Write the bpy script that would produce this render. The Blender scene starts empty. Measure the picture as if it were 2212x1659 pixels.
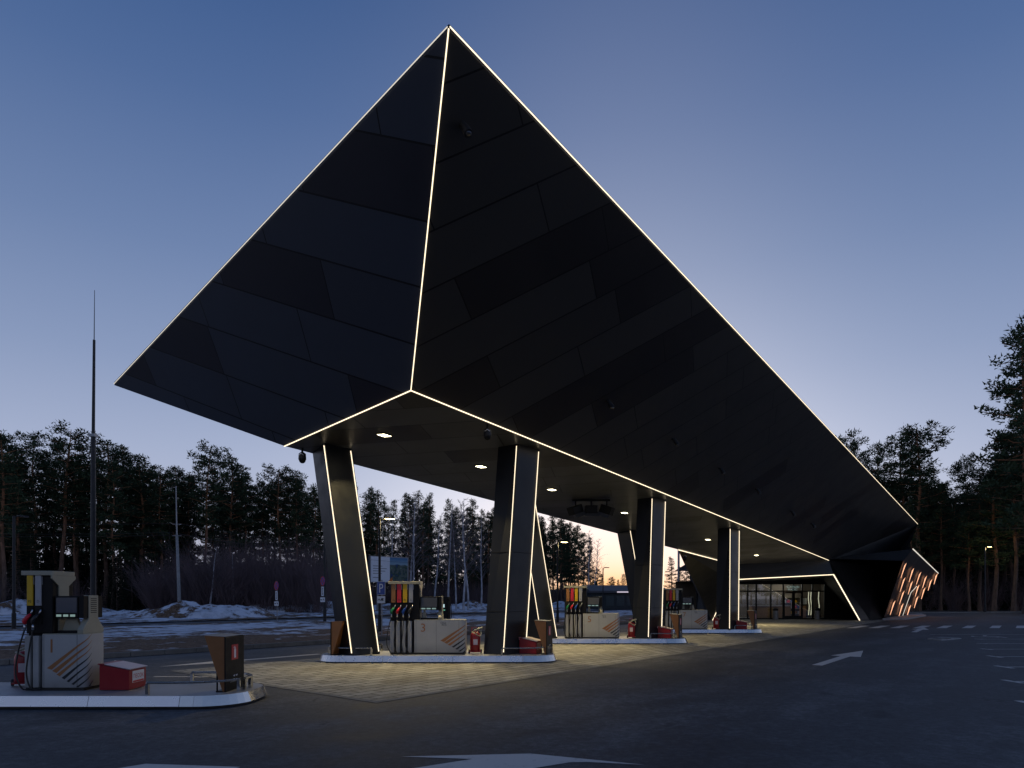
import bpy, bmesh, math, random
from mathutils import Vector, Matrix, noise as mnoise
R = random.Random(7)
sc = bpy.context.scene
col = sc.collection
V = Vector

# ------------------------------------------------------------------ survey helpers
F, CX, HY, CH = 1403.0, 1106.0, 1291.0, 1.8
def at(px, py, Y): return V(((px - CX) * Y / F, Y, CH + (HY - py) * Y / F))
def gr(px, py, z=0.0):
    Y = (CH - z) * F / (py - HY)
    return V(((px - CX) * Y / F, Y, z))
def on_plane(px, py, p0, n):
    d = V(((px - CX) / F, 1.0, (HY - py) / F)); o = V((0, 0, CH))
    return o + d * ((p0 - o).dot(n) / d.dot(n))

D1 = V((0.624, 0.782, 0)); NL = V((-0.782, 0.624, 0))      # along the forecourt, and across it to the verge
K0 = V((-8.5, 23.7, 0))                                    # a point on the kerb line
def K(s, t, z=0.0):
    p = K0 + D1 * s + NL * t
    return V((p.x, p.y, z))

def lin(c):
    c = c / 255.0
    return c / 12.92 if c <= 0.04045 else ((c + 0.055) / 1.055) ** 2.4
def srgb(r, g, b): return (lin(r), lin(g), lin(b), 1)

# ------------------------------------------------------------------ object helpers
def tag(o, label=None, cat=None, group=None, kind=None):
    if label: o['label'] = label
    if cat: o['category'] = cat
    if group: o['group'] = group
    if kind: o['kind'] = kind
    return o
def thing(name, label, cat, loc=(0, 0, 0), rz=0.0, group=None):
    o = bpy.data.objects.new(name, None); col.objects.link(o)
    o.location = loc; o.rotation_euler = (0, 0, rz); o.empty_display_size = 0.2
    return tag(o, label, cat, group)

class MB:
    def __init__(s): s.v = []; s.f = []; s.uv = {}
    def poly(s, pts, uvs=None):
        n = len(s.v); s.v += [V(p) for p in pts]; s.f.append(list(range(n, n + len(pts))))
        if uvs: s.uv[len(s.f) - 1] = uvs
        return s
    def bx(s, x0, x1, y0, y1, z0, z1, m=None):
        n = len(s.v)
        p = [V((x, y, z)) for z in (z0, z1) for y in (y0, y1) for x in (x0, x1)]
        if m: p = [m @ q for q in p]
        s.v += p
        for q in ((0, 2, 3, 1), (4, 5, 7, 6), (0, 1, 5, 4), (2, 6, 7, 3), (0, 4, 6, 2), (1, 3, 7, 5)): s.f.append([n + i for i in q])
        return s
    def loft(s, a, b, caps=True):
        n = len(s.v); k = len(a); s.v += [V(p) for p in a] + [V(p) for p in b]
        for i in range(k): j = (i + 1) % k; s.f.append([n + i, n + j, n + k + j, n + k + i])
        if caps: s.f.append([n + i for i in reversed(range(k))]); s.f.append([n + k + i for i in range(k)])
        return s
    def prism(s, poly, z0, z1): return s.loft([(x, y, z0) for x, y in poly], [(x, y, z1) for x, y in poly])
    def prism_x(s, poly, x0, x1): return s.loft([(x0, y, z) for y, z in poly], [(x1, y, z) for y, z in poly])
    def prism_y(s, poly, y0, y1): return s.loft([(x, y1, z) for x, z in poly], [(x, y0, z) for x, z in poly])
    def tube(s, pts, r, k=8, caps=True):
        pts = [V(p) for p in pts]; n0 = len(s.v); rs = r if isinstance(r, (list, tuple)) else [r] * len(pts)
        up = None
        for i, p in enumerate(pts):
            d = (pts[min(i + 1, len(pts) - 1)] - pts[max(i - 1, 0)]).normalized()
            if up is None:
                up = d.cross(V((0, 0, 1)) if abs(d.z) < 0.9 else V((1, 0, 0))).normalized()
            else:
                up = (up - d * up.dot(d)).normalized()
            w = d.cross(up)
            for j in range(k):
                a = 2 * math.pi * (j + 0.5) / k
                s.v.append(p + (up * math.cos(a) + w * math.sin(a)) * rs[i])
        for i in range(len(pts) - 1):
            for j in range(k):
                a = n0 + i * k + j; b = n0 + i * k + (j + 1) % k
                s.f.append([a, b, b + k, a + k])
        if caps:
            s.f.append([n0 + j for j in reversed(range(k))]); e = n0 + (len(pts) - 1) * k
            s.f.append([e + j for j in range(k)])
        return s
    def bar(s, a, b, w, h=None):           # rectangular bar from a to b
        a, b = V(a), V(b); h = h or w; d = (b - a).normalized()
        u = d.cross(V((0, 0, 1)) if abs(d.z) < 0.95 else V((0, 1, 0))).normalized(); q = u.cross(d).normalized()
        ring = [u * w / 2 + q * h / 2, -u * w / 2 + q * h / 2, -u * w / 2 - q * h / 2, u * w / 2 - q * h / 2]
        return s.loft([a + r for r in ring], [b + r for r in ring])
    def lathe(s, prof, k=20, c=(0, 0)):
        n = len(s.v); m = len(prof)
        for r, z in prof:
            for j in range(k):
                a = 2 * math.pi * j / k; s.v.append(V((c[0] + r * math.cos(a), c[1] + r * math.sin(a), z)))
        for i in range(m - 1):
            for j in range(k):
                a = n + i * k + j; b = n + i * k + (j + 1) % k; s.f.append([a, b, b + k, a + k])
        s.f.append([n + j for j in reversed(range(k))]); s.f.append([n + (m - 1) * k + j for j in range(k)])
        return s
    def ball(s, c, r, k=12, sq=(1, 1, 1)):
        n = len(s.v); m = k // 2
        for i in range(m + 1):
            ph = math.pi * i / m
            for j in range(k):
                a = 2 * math.pi * j / k
                s.v.append(V((c[0] + r * sq[0] * math.sin(ph) * math.cos(a), c[1] + r * sq[1] * math.sin(ph) * math.sin(a), c[2] + r * sq[2] * math.cos(ph))))
        for i in range(m):
            for j in range(k):
                a = n + i * k + j; b = n + i * k + (j + 1) % k; s.f.append([a, a + k, b + k, b])
        return s
    def mesh(s, name):
        me = bpy.data.meshes.new(name); me.from_pydata([tuple(p) for p in s.v], [], s.f)
        if s.uv:
            ul = me.uv_layers.new(name='UVMap')
            for fi, uvs in s.uv.items():
                for li, uv in zip(me.polygons[fi].loop_indices, uvs): ul.data[li].uv = uv
        me.validate(); me.update(); return me
    def build(s, name, mat, parent=None, smooth=False, bevel=0.0, fix=True):
        me = s.mesh(name)
        if fix and not s.uv:
            bm = bmesh.new(); bm.from_mesh(me); bmesh.ops.recalc_face_normals(bm, faces=bm.faces); bm.to_mesh(me); bm.free()
        return link(name, me, mat, parent, smooth, bevel)
def link(name, me, mat, parent=None, smooth=False, bevel=0.0):
    o = bpy.data.objects.new(name, me); col.objects.link(o)
    if mat and not me.materials: me.materials.append(mat)
    if parent: o.parent = parent
    if smooth:
        for p in me.polygons: p.use_smooth = True
    if bevel:
        b = o.modifiers.new('edge', 'BEVEL'); b.width = bevel; b.segments = 2; b.limit_method = 'ANGLE'; b.angle_limit = math.radians(40)
    return o
def struct(o): o['kind'] = 'structure'; return o
def copy_thing(root, loc, rz, label, group=None):
    r = root.copy(); col.objects.link(r); r.location = loc; r.rotation_euler = (0, 0, rz); r['label'] = label
    if group: r['group'] = group
    for ch in list(root.children):
        c = ch.copy(); col.objects.link(c); c.parent = r
        for g in list(ch.children):
            d = g.copy(); col.objects.link(d); d.parent = c
    return r
def text_mesh(s, size, align='LEFT', space=1.0):
    cu = bpy.data.curves.new('lettering', 'FONT'); cu.body = s; cu.size = size; cu.align_x = align; cu.extrude = 0.0; cu.space_line = space; cu.resolution_u = 3
    ob = bpy.data.objects.new('lettering', cu); col.objects.link(ob)
    bpy.context.view_layer.update()
    me = bpy.data.meshes.new_from_object(ob.evaluated_get(bpy.context.evaluated_depsgraph_get()))
    bpy.data.objects.remove(ob); bpy.data.curves.remove(cu); me.materials.clear()
    return me
def lettering(name, s, size, mat, parent, origin, xdir, ydir, align='LEFT', space=1.0, sx=1.0):
    me = text_mesh(s, size, align, space)
    x, y = V(xdir).normalized() * sx, V(ydir).normalized(); z = x.cross(y).normalized()
    M = Matrix(((x.x, y.x, z.x, origin[0]), (x.y, y.y, z.y, origin[1]), (x.z, y.z, z.z, origin[2]), (0, 0, 0, 1)))
    me.transform(M)
    return link(name, me, mat, parent)

# ------------------------------------------------------------------ materials
def nodes(name):
    m = bpy.data.materials.new(name); m.use_nodes = True; t = m.node_tree
    t.nodes.clear(); out = t.nodes.new('ShaderNodeOutputMaterial')
    return m, t, out
def nd(t, kind, **kw):
    n = t.nodes.new('ShaderNode' + kind)
    for k, v in kw.items():
        if k.startswith('i_'):
            key = k[2:]; key = int(key) if key.isdigit() else key.replace('_', ' ')
            if hasattr(v, 'is_output'): t.links.new(v, n.inputs[key])
            else: n.inputs[key].default_value = v
        else: setattr(n, k, v)
    return n
def math_(t, op, a, b=0.0, c=None, clamp=False):
    n = t.nodes.new('ShaderNodeMath'); n.operation = op; n.use_clamp = clamp
    for i, x in enumerate((a, b) if c is None else (a, b, c)):
        if hasattr(x, 'is_output'): t.links.new(x, n.inputs[i])
        else: n.inputs[i].default_value = x
    return n.outputs[0]
def mixc(t, f, a, b, mode='MIX'):
    n = t.nodes.new('ShaderNodeMix'); n.data_type = 'RGBA'; n.blend_type = mode
    for i, x in ((0, f), (6, a), (7, b)):
        if hasattr(x, 'is_output'): t.links.new(x, n.inputs[i])
        else: n.inputs[i].default_value = x
    return n.outputs[2]
def ramp(t, fac, stops, interp='LINEAR'):
    n = t.nodes.new('ShaderNodeValToRGB'); n.color_ramp.interpolation = interp
    e = n.color_ramp.elements
    while len(e) < len(stops): e.new(0.5)
    for i, (p, c) in enumerate(stops):
        e[i].position = p; e[i].color = c if len(c) == 4 else (*c, 1)
    t.links.new(fac, n.inputs[0]); return n.outputs[0]
def surf(t, out, color, rough=0.5, metal=0.0, normal=None, spec=0.5, **kw):
    b = nd(t, 'BsdfPrincipled')
    for k, x in (('Base Color', color), ('Roughness', rough), ('Metallic', metal), ('Specular IOR Level', spec)):
        if hasattr(x, 'is_output'): t.links.new(x, b.inputs[k])
        else: b.inputs[k].default_value = x
    if normal is not None: t.links.new(normal, b.inputs['Normal'])
    t.links.new(b.outputs[0], out.inputs[0]); return b
def mat(name, c, rough=0.5, metal=0.0, vary=0.15, scale=6.0, bump=0.0, bscale=40.0, spec=0.5, dirt=0.0):
    m, t, out = nodes(name)
    c = (*c, 1) if len(c) == 3 else c
    tc = nd(t, 'TexCoord').outputs['Object']
    n1 = nd(t, 'TexNoise', i_Vector=tc, i_Scale=scale, i_Detail=5.0, i_Roughness=0.6).outputs[0]
    f = nd(t, 'MapRange', i_0=n1, i_1=0.3, i_2=0.7, i_3=1 - vary, i_4=1 + vary).outputs[0]
    cc = nd(t, 'VectorMath', operation='SCALE', i_0=c[:3], i_Scale=f).outputs[0]
    if dirt:
        z = nd(t, 'SeparateXYZ', i_0=tc).outputs[2]
        dz = math_(t, 'MULTIPLY', nd(t, 'MapRange', i_0=z, i_1=0.0, i_2=0.35, i_3=dirt, i_4=0.0).outputs[0], n1)
        cc = mixc(t, dz, cc, (0.05, 0.042, 0.032, 1))
    r = nd(t, 'MapRange', i_0=n1, i_1=0.3, i_2=0.7, i_3=max(0.02, rough - 0.08), i_4=min(1, rough + 0.08)).outputs[0]
    nm = None
    if bump:
        n2 = nd(t, 'TexNoise', i_Vector=tc, i_Scale=bscale, i_Detail=4.0).outputs[0]
        nm = nd(t, 'Bump', i_Strength=bump, i_Distance=0.02, i_Height=n2).outputs[0]
    surf(t, out, cc, r, metal, nm, spec); return m
def emit(name, c, s):
    m, t, out = nodes(name)
    e = nd(t, 'Emission', i_Color=(*c[:3], 1), i_Strength=s); t.links.new(e.outputs[0], out.inputs[0]); return m

M = {}
M['white'] = mat('white_enamel', (0.43, 0.43, 0.42), 0.38, 0, 0.05, 3, dirt=0.9)
M['cream'] = mat('cream_enamel', (0.36, 0.34, 0.26), 0.4, 0, 0.06, 4)
M['black'] = mat('black_plastic', (0.008, 0.008, 0.0095), 0.5, 0, 0.2, spec=0.22)
M['plinth'] = mat('plinth_black', (0.015, 0.015, 0.016), 0.6, 0, 0.3)
M['rubber'] = mat('hose_rubber', (0.012, 0.012, 0.013), 0.5)
M['steel'] = mat('brushed_steel', (0.62, 0.62, 0.64), 0.30, 1, 0.08, 25, 0.04, 90)
M['steel_bright'] = mat('polished_steel', (0.62, 0.62, 0.61), 0.13, 1, 0.04, 12)
M['kerb_steel'] = mat('kerb_steel', (0.78, 0.77, 0.78), 0.30, 0.9, 0.06, 4, 0.0, 60)
M['deckplate'] = None
M['red'] = mat('red_paint', (0.30, 0.008, 0.016), 0.35, 0, 0.08, 5)
M['red_top'] = mat('pale_pink_lid', (0.62, 0.52, 0.54), 0.5, 0, 0.06, 9)  # pale pinkish grey, lighter than the red body
M['brown'] = mat('copper_brown_panel', (0.30, 0.125, 0.04), 0.45, 0, 0.1, 5)
M['copper'] = mat('copper_print', (0.36, 0.15, 0.05), 0.45, 0, 0.05)
M['ink'] = mat('black_print', (0.012, 0.014, 0.02), 0.45, 0, 0.05)
M['darkpost'] = mat('dark_post', (0.02, 0.021, 0.024), 0.5, 0.2, 0.15)
M['greypost'] = mat('galvanised_post', (0.28, 0.29, 0.31), 0.45, 0.6, 0.15)
M['concrete'] = mat('concrete', (0.30, 0.295, 0.285), 0.85, 0, 0.2, 4, 0.3, 30)
M['kerbstone'] = mat('kerb_concrete', (0.20, 0.195, 0.185), 0.9, 0, 0.25, 2.5, 0.3, 25)
M['screen'] = mat('screen_glass', (0.10, 0.105, 0.12), 0.12, 0, 0.03)
M['lcd'] = emit('lcd_glow', (0.42, 0.62, 0.60), 0.42)
M['led'] = emit('led_white', (1.0, 0.82, 0.56), 1.9)
M['led_dim'] = emit('led_cool', (1.0, 0.92, 0.80), .8)
M['down'] = emit('downlight_panel', (1.0, 0.88, 0.56), 14.0)
M['lampglow'] = emit('street_lamp_glow', (1.0, 0.72, 0.28), 24.0)
M['slit'] = emit('slit_glow', (1.0, 0.48, 0.27), 1.55)
M['white_sign'] = mat('white_sign', (0.80, 0.81, 0.84), 0.4, 0, 0.04)
M['blue_sign'] = mat('blue_sign', (0.012, 0.07, 0.36), 0.4, 0, 0.04)
M['red_sign'] = mat('red_sign', (0.55, 0.03, 0.035), 0.4, 0, 0.04)
for k, c in dict(f_brown=(0.34, 0.15, 0.05), f_red=(0.62, 0.03, 0.05), f_yellow=(0.70, 0.42, 0.012), f_grey=(0.40, 0.40, 0.42),
                 n_green=(0.005, 0.20, 0.07), n_red=(0.62, 0.02, 0.04), n_blue=(0.01, 0.07, 0.32), n_black=(0.02, 0.02, 0.022)).items():
    M[k] = mat(k, c, 0.4, 0, 0.05)
M['orange_glow'] = emit('interior_lamp', (1.0, 0.55, 0.18), 1.5)

def deckplate():
    m, t, out = nodes('checker_plate')
    tc = nd(t, 'TexCoord').outputs['Object']
    rot = nd(t, 'Mapping', i_Vector=tc, i_Rotation=(0, 0, math.radians(45))).outputs[0]
    w = nd(t, 'TexWave', i_Vector=rot, i_Scale=4.2, i_Distortion=0.0).outputs[0]
    n = nd(t, 'TexNoise', i_Vector=tc, i_Scale=2.5, i_Detail=6.0).outputs[0]
    c = mixc(t, n, (0.32, 0.32, 0.33, 1), (0.48, 0.48, 0.485, 1))
    c = mixc(t, math_(t, 'MULTIPLY', w, 0.5), c, (0.14, 0.14, 0.15, 1))
    nm = nd(t, 'Bump', i_Strength=0.5, i_Distance=0.01, i_Height=w).outputs[0]
    surf(t, out, c, 0.45, 0.25, nm); return m
M['deckplate'] = deckplate()

def cladding(name, dark, light, w, offset=0.37, rough=0.42, seed=0.0):
    """large composite panels: UV is (metres along a seam, number of rows)."""
    m, t, out = nodes(name)
    uv = nd(t, 'UVMap').outputs[0]
    mp = nd(t, 'Mapping', i_Vector=uv, i_Location=(seed, 0, 0)).outputs[0]
    b = nd(t, 'TexBrick', i_Vector=mp, i_Color1=(0, 0, 0, 1), i_Color2=(1, 1, 1, 1), i_Mortar=(0.5, 0.5, 0.5, 1), i_Scale=1.0,
           offset=offset, offset_frequency=2, squash=1.35, squash_frequency=3)
    b.inputs['Mortar Size'].default_value = 0.016; b.inputs['Mortar Smooth'].default_value = 0.1
    b.inputs['Brick Width'].default_value = w; b.inputs['Row Height'].default_value = 1.0
    tone = ramp(t, b.outputs[0], [(0.0, dark), (0.15, dark), (0.18, light), (0.8, light), (1.0, tuple(x * 1.12 for x in light))])
    pos = nd(t, 'NewGeometry').outputs['Position']
    n = nd(t, 'TexNoise', i_Vector=pos, i_Scale=0.8, i_Detail=5.0).outputs[0]
    tone = mixc(t, math_(t, 'MULTIPLY', n, 0.35), tone, dark + (1,))
    c = mixc(t, b.outputs[1], tone, (0.0006, 0.0006, 0.0007, 1))
    nm = nd(t, 'Bump', i_Strength=0.25, i_Distance=0.01, i_Height=math_(t, 'SUBTRACT', 1.0, b.outputs[1])).outputs[0]
    r = nd(t, 'MapRange', i_0=n, i_1=0.3, i_2=0.7, i_3=rough - 0.06, i_4=rough + 0.06).outputs[0]
    surf(t, out, c, r, 0.0, nm, 0.35); return m
M['clad_left'] = cladding('cladding_west', (0.022, 0.021, 0.029), (0.043, 0.052, 0.074), 3.4, 0.33, 0.45, 1.2)  # same panels; blue sky reflection on this face put into the colour
M['clad_right'] = cladding('cladding_east', (0.020, 0.017, 0.017), (0.042, 0.040, 0.038), 3.9, 0.37, 0.45, 0.4)  # same panels; warm light from the ground put into the colour
M['clad_soffit'] = cladding('cladding_soffit', (0.040, 0.039, 0.040), (0.088, 0.094, 0.108), 2.9, 0.37, 0.36, 0.9)
M['column'] = mat('column_cladding', (0.0085, 0.0095, 0.012), 0.38, 0.0, 0.08, 1.5, spec=0.32)
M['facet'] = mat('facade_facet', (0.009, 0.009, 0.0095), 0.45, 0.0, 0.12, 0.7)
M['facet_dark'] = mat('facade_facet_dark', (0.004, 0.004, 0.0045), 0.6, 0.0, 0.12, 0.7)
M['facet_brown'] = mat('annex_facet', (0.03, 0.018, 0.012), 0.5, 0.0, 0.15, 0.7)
M['joint'] = mat('joint_black', (0.002, 0.002, 0.002), 0.8)  # near-black colour of the joint lines

def glass():
    m, t, out = nodes('shop_glass')
    fr = nd(t, 'Fresnel', i_IOR=1.5).outputs[0]
    f = math_(t, 'ADD', math_(t, 'MULTIPLY', fr, 1.6), 0.10, clamp=True)
    g = nd(t, 'BsdfGlossy', i_Color=(0.9, 0.95, 1, 1), i_Roughness=0.015)
    tr = nd(t, 'BsdfTransparent', i_Color=(0.58, 0.70, 0.82, 1))
    mx = nd(t, 'MixShader', i_0=f, i_1=tr.outputs[0], i_2=g.outputs[0])
    t.links.new(mx.outputs[0], out.inputs[0]); return m
M['glass'] = glass()

def asphalt():
    m, t, out = nodes('asphalt')
    p = nd(t, 'NewGeometry').outputs['Position']
    rot = nd(t, 'Mapping', i_Vector=p, i_Rotation=(0, 0, math.radians(-51.4)), i_Scale=(1, 1, 1)).outputs[0]
    st = nd(t, 'Mapping', i_Vector=rot, i_Scale=(0.16, 0.55, 1)).outputs[0]
    big = nd(t, 'TexNoise', i_Vector=st, i_Scale=1.0, i_Detail=7.0, i_Roughness=0.62).outputs[0]
    mid = nd(t, 'TexNoise', i_Vector=p, i_Scale=1.7, i_Detail=8.0, i_Roughness=0.7).outputs[0]
    fine = nd(t, 'TexNoise', i_Vector=p, i_Scale=60.0, i_Detail=3.0, i_Roughness=0.7).outputs[0]
    v = math_(t, 'ADD', math_(t, 'MULTIPLY', big, 0.6), math_(t, 'MULTIPLY', mid, 0.4))
    c = ramp(t, v, [(0.41, (0.040, 0.0405, 0.045)), (0.5, (0.070, 0.0702, 0.075)), (0.59, (0.118, 0.117, 0.121))])
    spk = nd(t, 'TexNoise', i_Vector=p, i_Scale=9.0, i_Detail=6.0, i_Roughness=0.8).outputs[0]
    c = mixc(t, 1.0, c, ramp(t, spk, [(0.36, (0.62, 0.62, 0.62)), (0.5, (1, 1, 1)), (0.64, (1.5, 1.5, 1.5))]), 'MULTIPLY')
    c = mixc(t, 1.0, c, ramp(t, fine, [(0.3, (0.55, 0.55, 0.55)), (0.55, (1, 1, 1)), (0.75, (1.7, 1.68, 1.65))]), 'MULTIPLY')
    # worn, salt-dusted scuffs
    sc_ = nd(t, 'TexNoise', i_Vector=nd(t, 'Mapping', i_Vector=rot, i_Scale=(0.35, 1.3, 1)).outputs[0], i_Scale=0.9, i_Detail=10.0, i_Roughness=0.8).outputs[0]
    c = mixc(t, nd(t, 'MapRange', i_0=sc_, i_1=0.58, i_2=0.72, i_3=0.0, i_4=0.7).outputs[0], c, (0.19, 0.188, 0.19, 1))
    wv = nd(t, 'VectorMath', operation='ADD', i_0=p, i_1=nd(t, 'VectorMath', operation='SCALE', i_0=nd(t, 'TexNoise', i_Vector=p, i_Scale=.8, i_Detail=4.0).outputs[1], i_Scale=2.2).outputs[0]).outputs[0]
    ck = nd(t, 'TexVoronoi', feature='DISTANCE_TO_EDGE', i_Vector=wv, i_Scale=.11).outputs['Distance']
    ckm = math_(t, 'MULTIPLY', nd(t, 'MapRange', i_0=ck, i_1=0.0, i_2=0.0045, i_3=.8, i_4=0.0).outputs[0], nd(t, 'MapRange', i_0=mid, i_1=.45, i_2=.6).outputs[0])
    c = mixc(t, ckm, c, (0.010, 0.010, 0.011, 1))
    oil = nd(t, 'TexNoise', i_Vector=nd(t, 'Mapping', i_Vector=rot, i_Scale=(0.5, 1.0, 1), i_Location=(7, 3, 0)).outputs[0], i_Scale=1.3, i_Detail=3.0, i_Roughness=0.5).outputs[0]
    c = mixc(t, nd(t, 'MapRange', i_0=oil, i_1=0.63, i_2=0.75, i_3=0.0, i_4=0.65).outputs[0], c, (0.018, 0.018, 0.020, 1))
    r = nd(t, 'MapRange', i_0=v, i_1=0.35, i_2=0.65, i_3=0.62, i_4=0.85).outputs[0]
    nm = nd(t, 'Bump', i_Strength=0.5, i_Distance=0.006, i_Height=fine).outputs[0]
    surf(t, out, c, r, 0, nm, 0.4); return m
M['asphalt'] = asphalt()

def pavers():
    m, t, out = nodes('concrete_pavers')
    p = nd(t, 'NewGeometry').outputs['Position']
    rot = nd(t, 'Mapping', i_Vector=p, i_Rotation=(0, 0, math.radians(-51.4))).outputs[0]
    b = nd(t, 'TexBrick', i_Vector=rot, i_Color1=(0.26, 0.248, 0.218, 1), i_Color2=(0.40, 0.385, 0.345, 1), i_Mortar=(0.07, 0.063, 0.053, 1), i_Scale=1.0, offset=0.5)
    b.inputs['Mortar Size'].default_value = 0.02; b.inputs['Brick Width'].default_value = 0.6; b.inputs['Row Height'].default_value = 0.3
    n = nd(t, 'TexNoise', i_Vector=p, i_Scale=0.7, i_Detail=8.0, i_Roughness=0.65).outputs[0]
    c = mixc(t, nd(t, 'MapRange', i_0=n, i_1=0.5, i_2=0.72, i_3=0.0, i_4=0.75).outputs[0], b.outputs[0], (0.15, 0.125, 0.085, 1))
    f = nd(t, 'TexNoise', i_Vector=p, i_Scale=35.0, i_Detail=3.0).outputs[0]
    c = mixc(t, 1.0, c, ramp(t, f, [(0.3, (0.8, 0.8, 0.8)), (0.7, (1.15, 1.15, 1.15))]), 'MULTIPLY')
    nm = nd(t, 'Bump', i_Strength=0.5, i_Distance=0.008, i_Height=math_(t, 'SUBTRACT', 1.0, b.outputs[1])).outputs[0]
    surf(t, out, c, 0.8, 0, nm, 0.35); return m
M['pavers'] = pavers()

def snowground(name, stops, tmax=100.0, t_off=0.0):
    """dead grass, mud and old snow; the share of snow follows the distance from the kerb."""
    m, t, out = nodes(name)
    p = nd(t, 'NewGeometry').outputs['Position']
    dist = math_(t, 'SUBTRACT', nd(t, 'VectorMath', operation='DOT_PRODUCT', i_0=p, i_1=tuple(NL)).outputs['Value'], K0.dot(NL) + t_off)
    prof = ramp(t, math_(t, 'DIVIDE', dist, tmax), [(a / tmax, (b, b, b)) for a, b in stops])
    rot = nd(t, 'Mapping', i_Vector=p, i_Rotation=(0, 0, math.radians(-51.4)), i_Scale=(1, 1, 1)).outputs[0]
    st = nd(t, 'Mapping', i_Vector=rot, i_Scale=(0.13, 0.4, 0.3)).outputs[0]
    a = nd(t, 'TexNoise', i_Vector=st, i_Scale=1.0, i_Detail=3.0, i_Roughness=0.5).outputs[0]
    b = nd(t, 'TexNoise', i_Vector=p, i_Scale=1.1, i_Detail=9.0, i_Roughness=0.68).outputs[0]
    v = math_(t, 'ADD', math_(t, 'MULTIPLY', a, 0.45), math_(t, 'MULTIPLY', b, 0.55))
    v = math_(t, 'ADD', math_(t, 'MULTIPLY', math_(t, 'SUBTRACT', v, 0.5), 2.6), 0.5)
    th = math_(t, 'SUBTRACT', 1.0, prof)
    msk = nd(t, 'MapRange', i_0=math_(t, 'SUBTRACT', v, th), i_1=-0.05, i_2=0.06).outputs[0]
    g = nd(t, 'TexNoise', i_Vector=p, i_Scale=7.0, i_Detail=6.0, i_Roughness=0.7).outputs[0]
    dirt = ramp(t, g, [(0.35, (0.06, 0.036, 0.022)), (0.5, (0.16, 0.092, 0.052)), (0.68, (0.29, 0.19, 0.115))])
    snow = ramp(t, b, [(0.35, (0.46, 0.47, 0.50)), (0.6, (0.74, 0.75, 0.79))])
    c = mixc(t, msk, dirt, snow)
    h = math_(t, 'ADD', msk, math_(t, 'MULTIPLY', g, 0.8))
    nm = nd(t, 'Bump', i_Strength=0.7, i_Distance=0.08, i_Height=h).outputs[0]
    surf(t, out, c, 0.85, 0, nm, 0.25); return m
M['verge'] = snowground('verge_snow', [(0, 0.30), (6, 0.37), (8.5, 0.44), (11, 0.55), (15, 0.66), (18, 0.58), (20, 0.5), (22, 0.25)], 30)
M['field'] = snowground('field_snow', [(0, 0.5), (27, 0.36), (30, 0.50), (44, 0.60), (54, 0.52), (62, 0.30), (70, 0.08), (100, 0.08)], 140)
M['bank'] = snowground('bank_snow', [(0, 0.56), (100, 0.56)], 140)
M['ground'] = snowground('ground_snow', [(0, 0.55), (60, 0.45), (100, 0.2)], 140)
M['forestfloor'] = mat('forest_floor', (0.02, 0.016, 0.011), 0.95, 0, 0.4, 1.5)
# ------------------------------------------------------------------ sky, sun, camera
AZ = math.radians(8.7)
def build_world():
    w = bpy.data.worlds.new('World'); sc.world = w; w.use_nodes = True
    t = w.node_tree; t.nodes.clear()
    out = t.nodes.new('ShaderNodeOutputWorld')
    d = nd(t, 'TexCoord').outputs['Generated']
    x = nd(t, 'SeparateXYZ', i_0=d)
    base = ramp(t, x.outputs[2], [(0.0, srgb(192, 190, 206)), (0.10, srgb(180, 187, 210)), (0.20, srgb(162, 174, 203)), (0.31, srgb(136, 153, 188)),
                                  (0.44, srgb(108, 130, 171)), (0.58, srgb(79, 106, 153)), (0.70, srgb(54, 86, 137)), (1.0, srgb(40, 68, 116))])
    flat = nd(t, 'VectorMath', operation='NORMALIZE', i_0=nd(t, 'CombineXYZ', i_0=x.outputs[0], i_1=x.outputs[1], i_2=0.0).outputs[0]).outputs[0]
    dot = nd(t, 'VectorMath', operation='DOT_PRODUCT', i_0=flat, i_1=(math.sin(AZ), math.cos(AZ), 0)).outputs['Value']
    dp = math_(t, 'MAXIMUM', dot, 0.0)
    zz = math_(t, 'MAXIMUM', x.outputs[2], 0.0)
    def lobe(power, fall, colour):
        g = math_(t, 'MULTIPLY', math_(t, 'POWER', dp, power), math_(t, 'EXPONENT', math_(t, 'MULTIPLY', zz, -fall)))
        return nd(t, 'VectorMath', operation='SCALE', i_0=colour, i_Scale=g).outputs[0]
    s = base
    for l in (lobe(20, 4.6, (1.15, 1.02, 0.88)),):
        s = nd(t, 'VectorMath', operation='ADD', i_0=s, i_1=l).outputs[0]
    glow = math_(t, 'MULTIPLY', math_(t, 'POWER', dp, 70.0), math_(t, 'EXPONENT', math_(t, 'MULTIPLY', zz, -14.0)), clamp=True)
    s = mixc(t, math_(t, 'MULTIPLY', glow, 1.25, clamp=True), s, (1.30, 0.66, 0.24, 1))
    # the half of the sky away from the sunset is a little deeper
    s = nd(t, 'VectorMath', operation='SCALE', i_0=s, i_Scale=nd(t, 'MapRange', i_0=dot, i_1=-1.0, i_2=0.8, i_3=0.86, i_4=1.0).outputs[0]).outputs[0]
    sky = nd(t, 'TexSky', sky_type='NISHITA', sun_disc=False, sun_elevation=math.radians(-2.0), sun_rotation=AZ, altitude=200.0)
    b1 = nd(t, 'Background', i_Color=s, i_Strength=1.0)
    b2 = nd(t, 'Background', i_Color=sky.outputs[0], i_Strength=0.02)
    a = nd(t, 'AddShader', i_0=b1.outputs[0], i_1=b2.outputs[0]); t.links.new(a.outputs[0], out.inputs[0])
build_world()
sl = bpy.data.lights.new('sun', 'SUN'); sl.energy = 0.03; sl.angle = math.radians(12); sl.color = (1.0, 0.62, 0.35)
so = bpy.data.objects.new('sun', sl); col.objects.link(so)
so.rotation_euler = V((-math.sin(AZ), -math.cos(AZ), -0.05)).to_track_quat('-Z', 'Y').to_euler()

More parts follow.
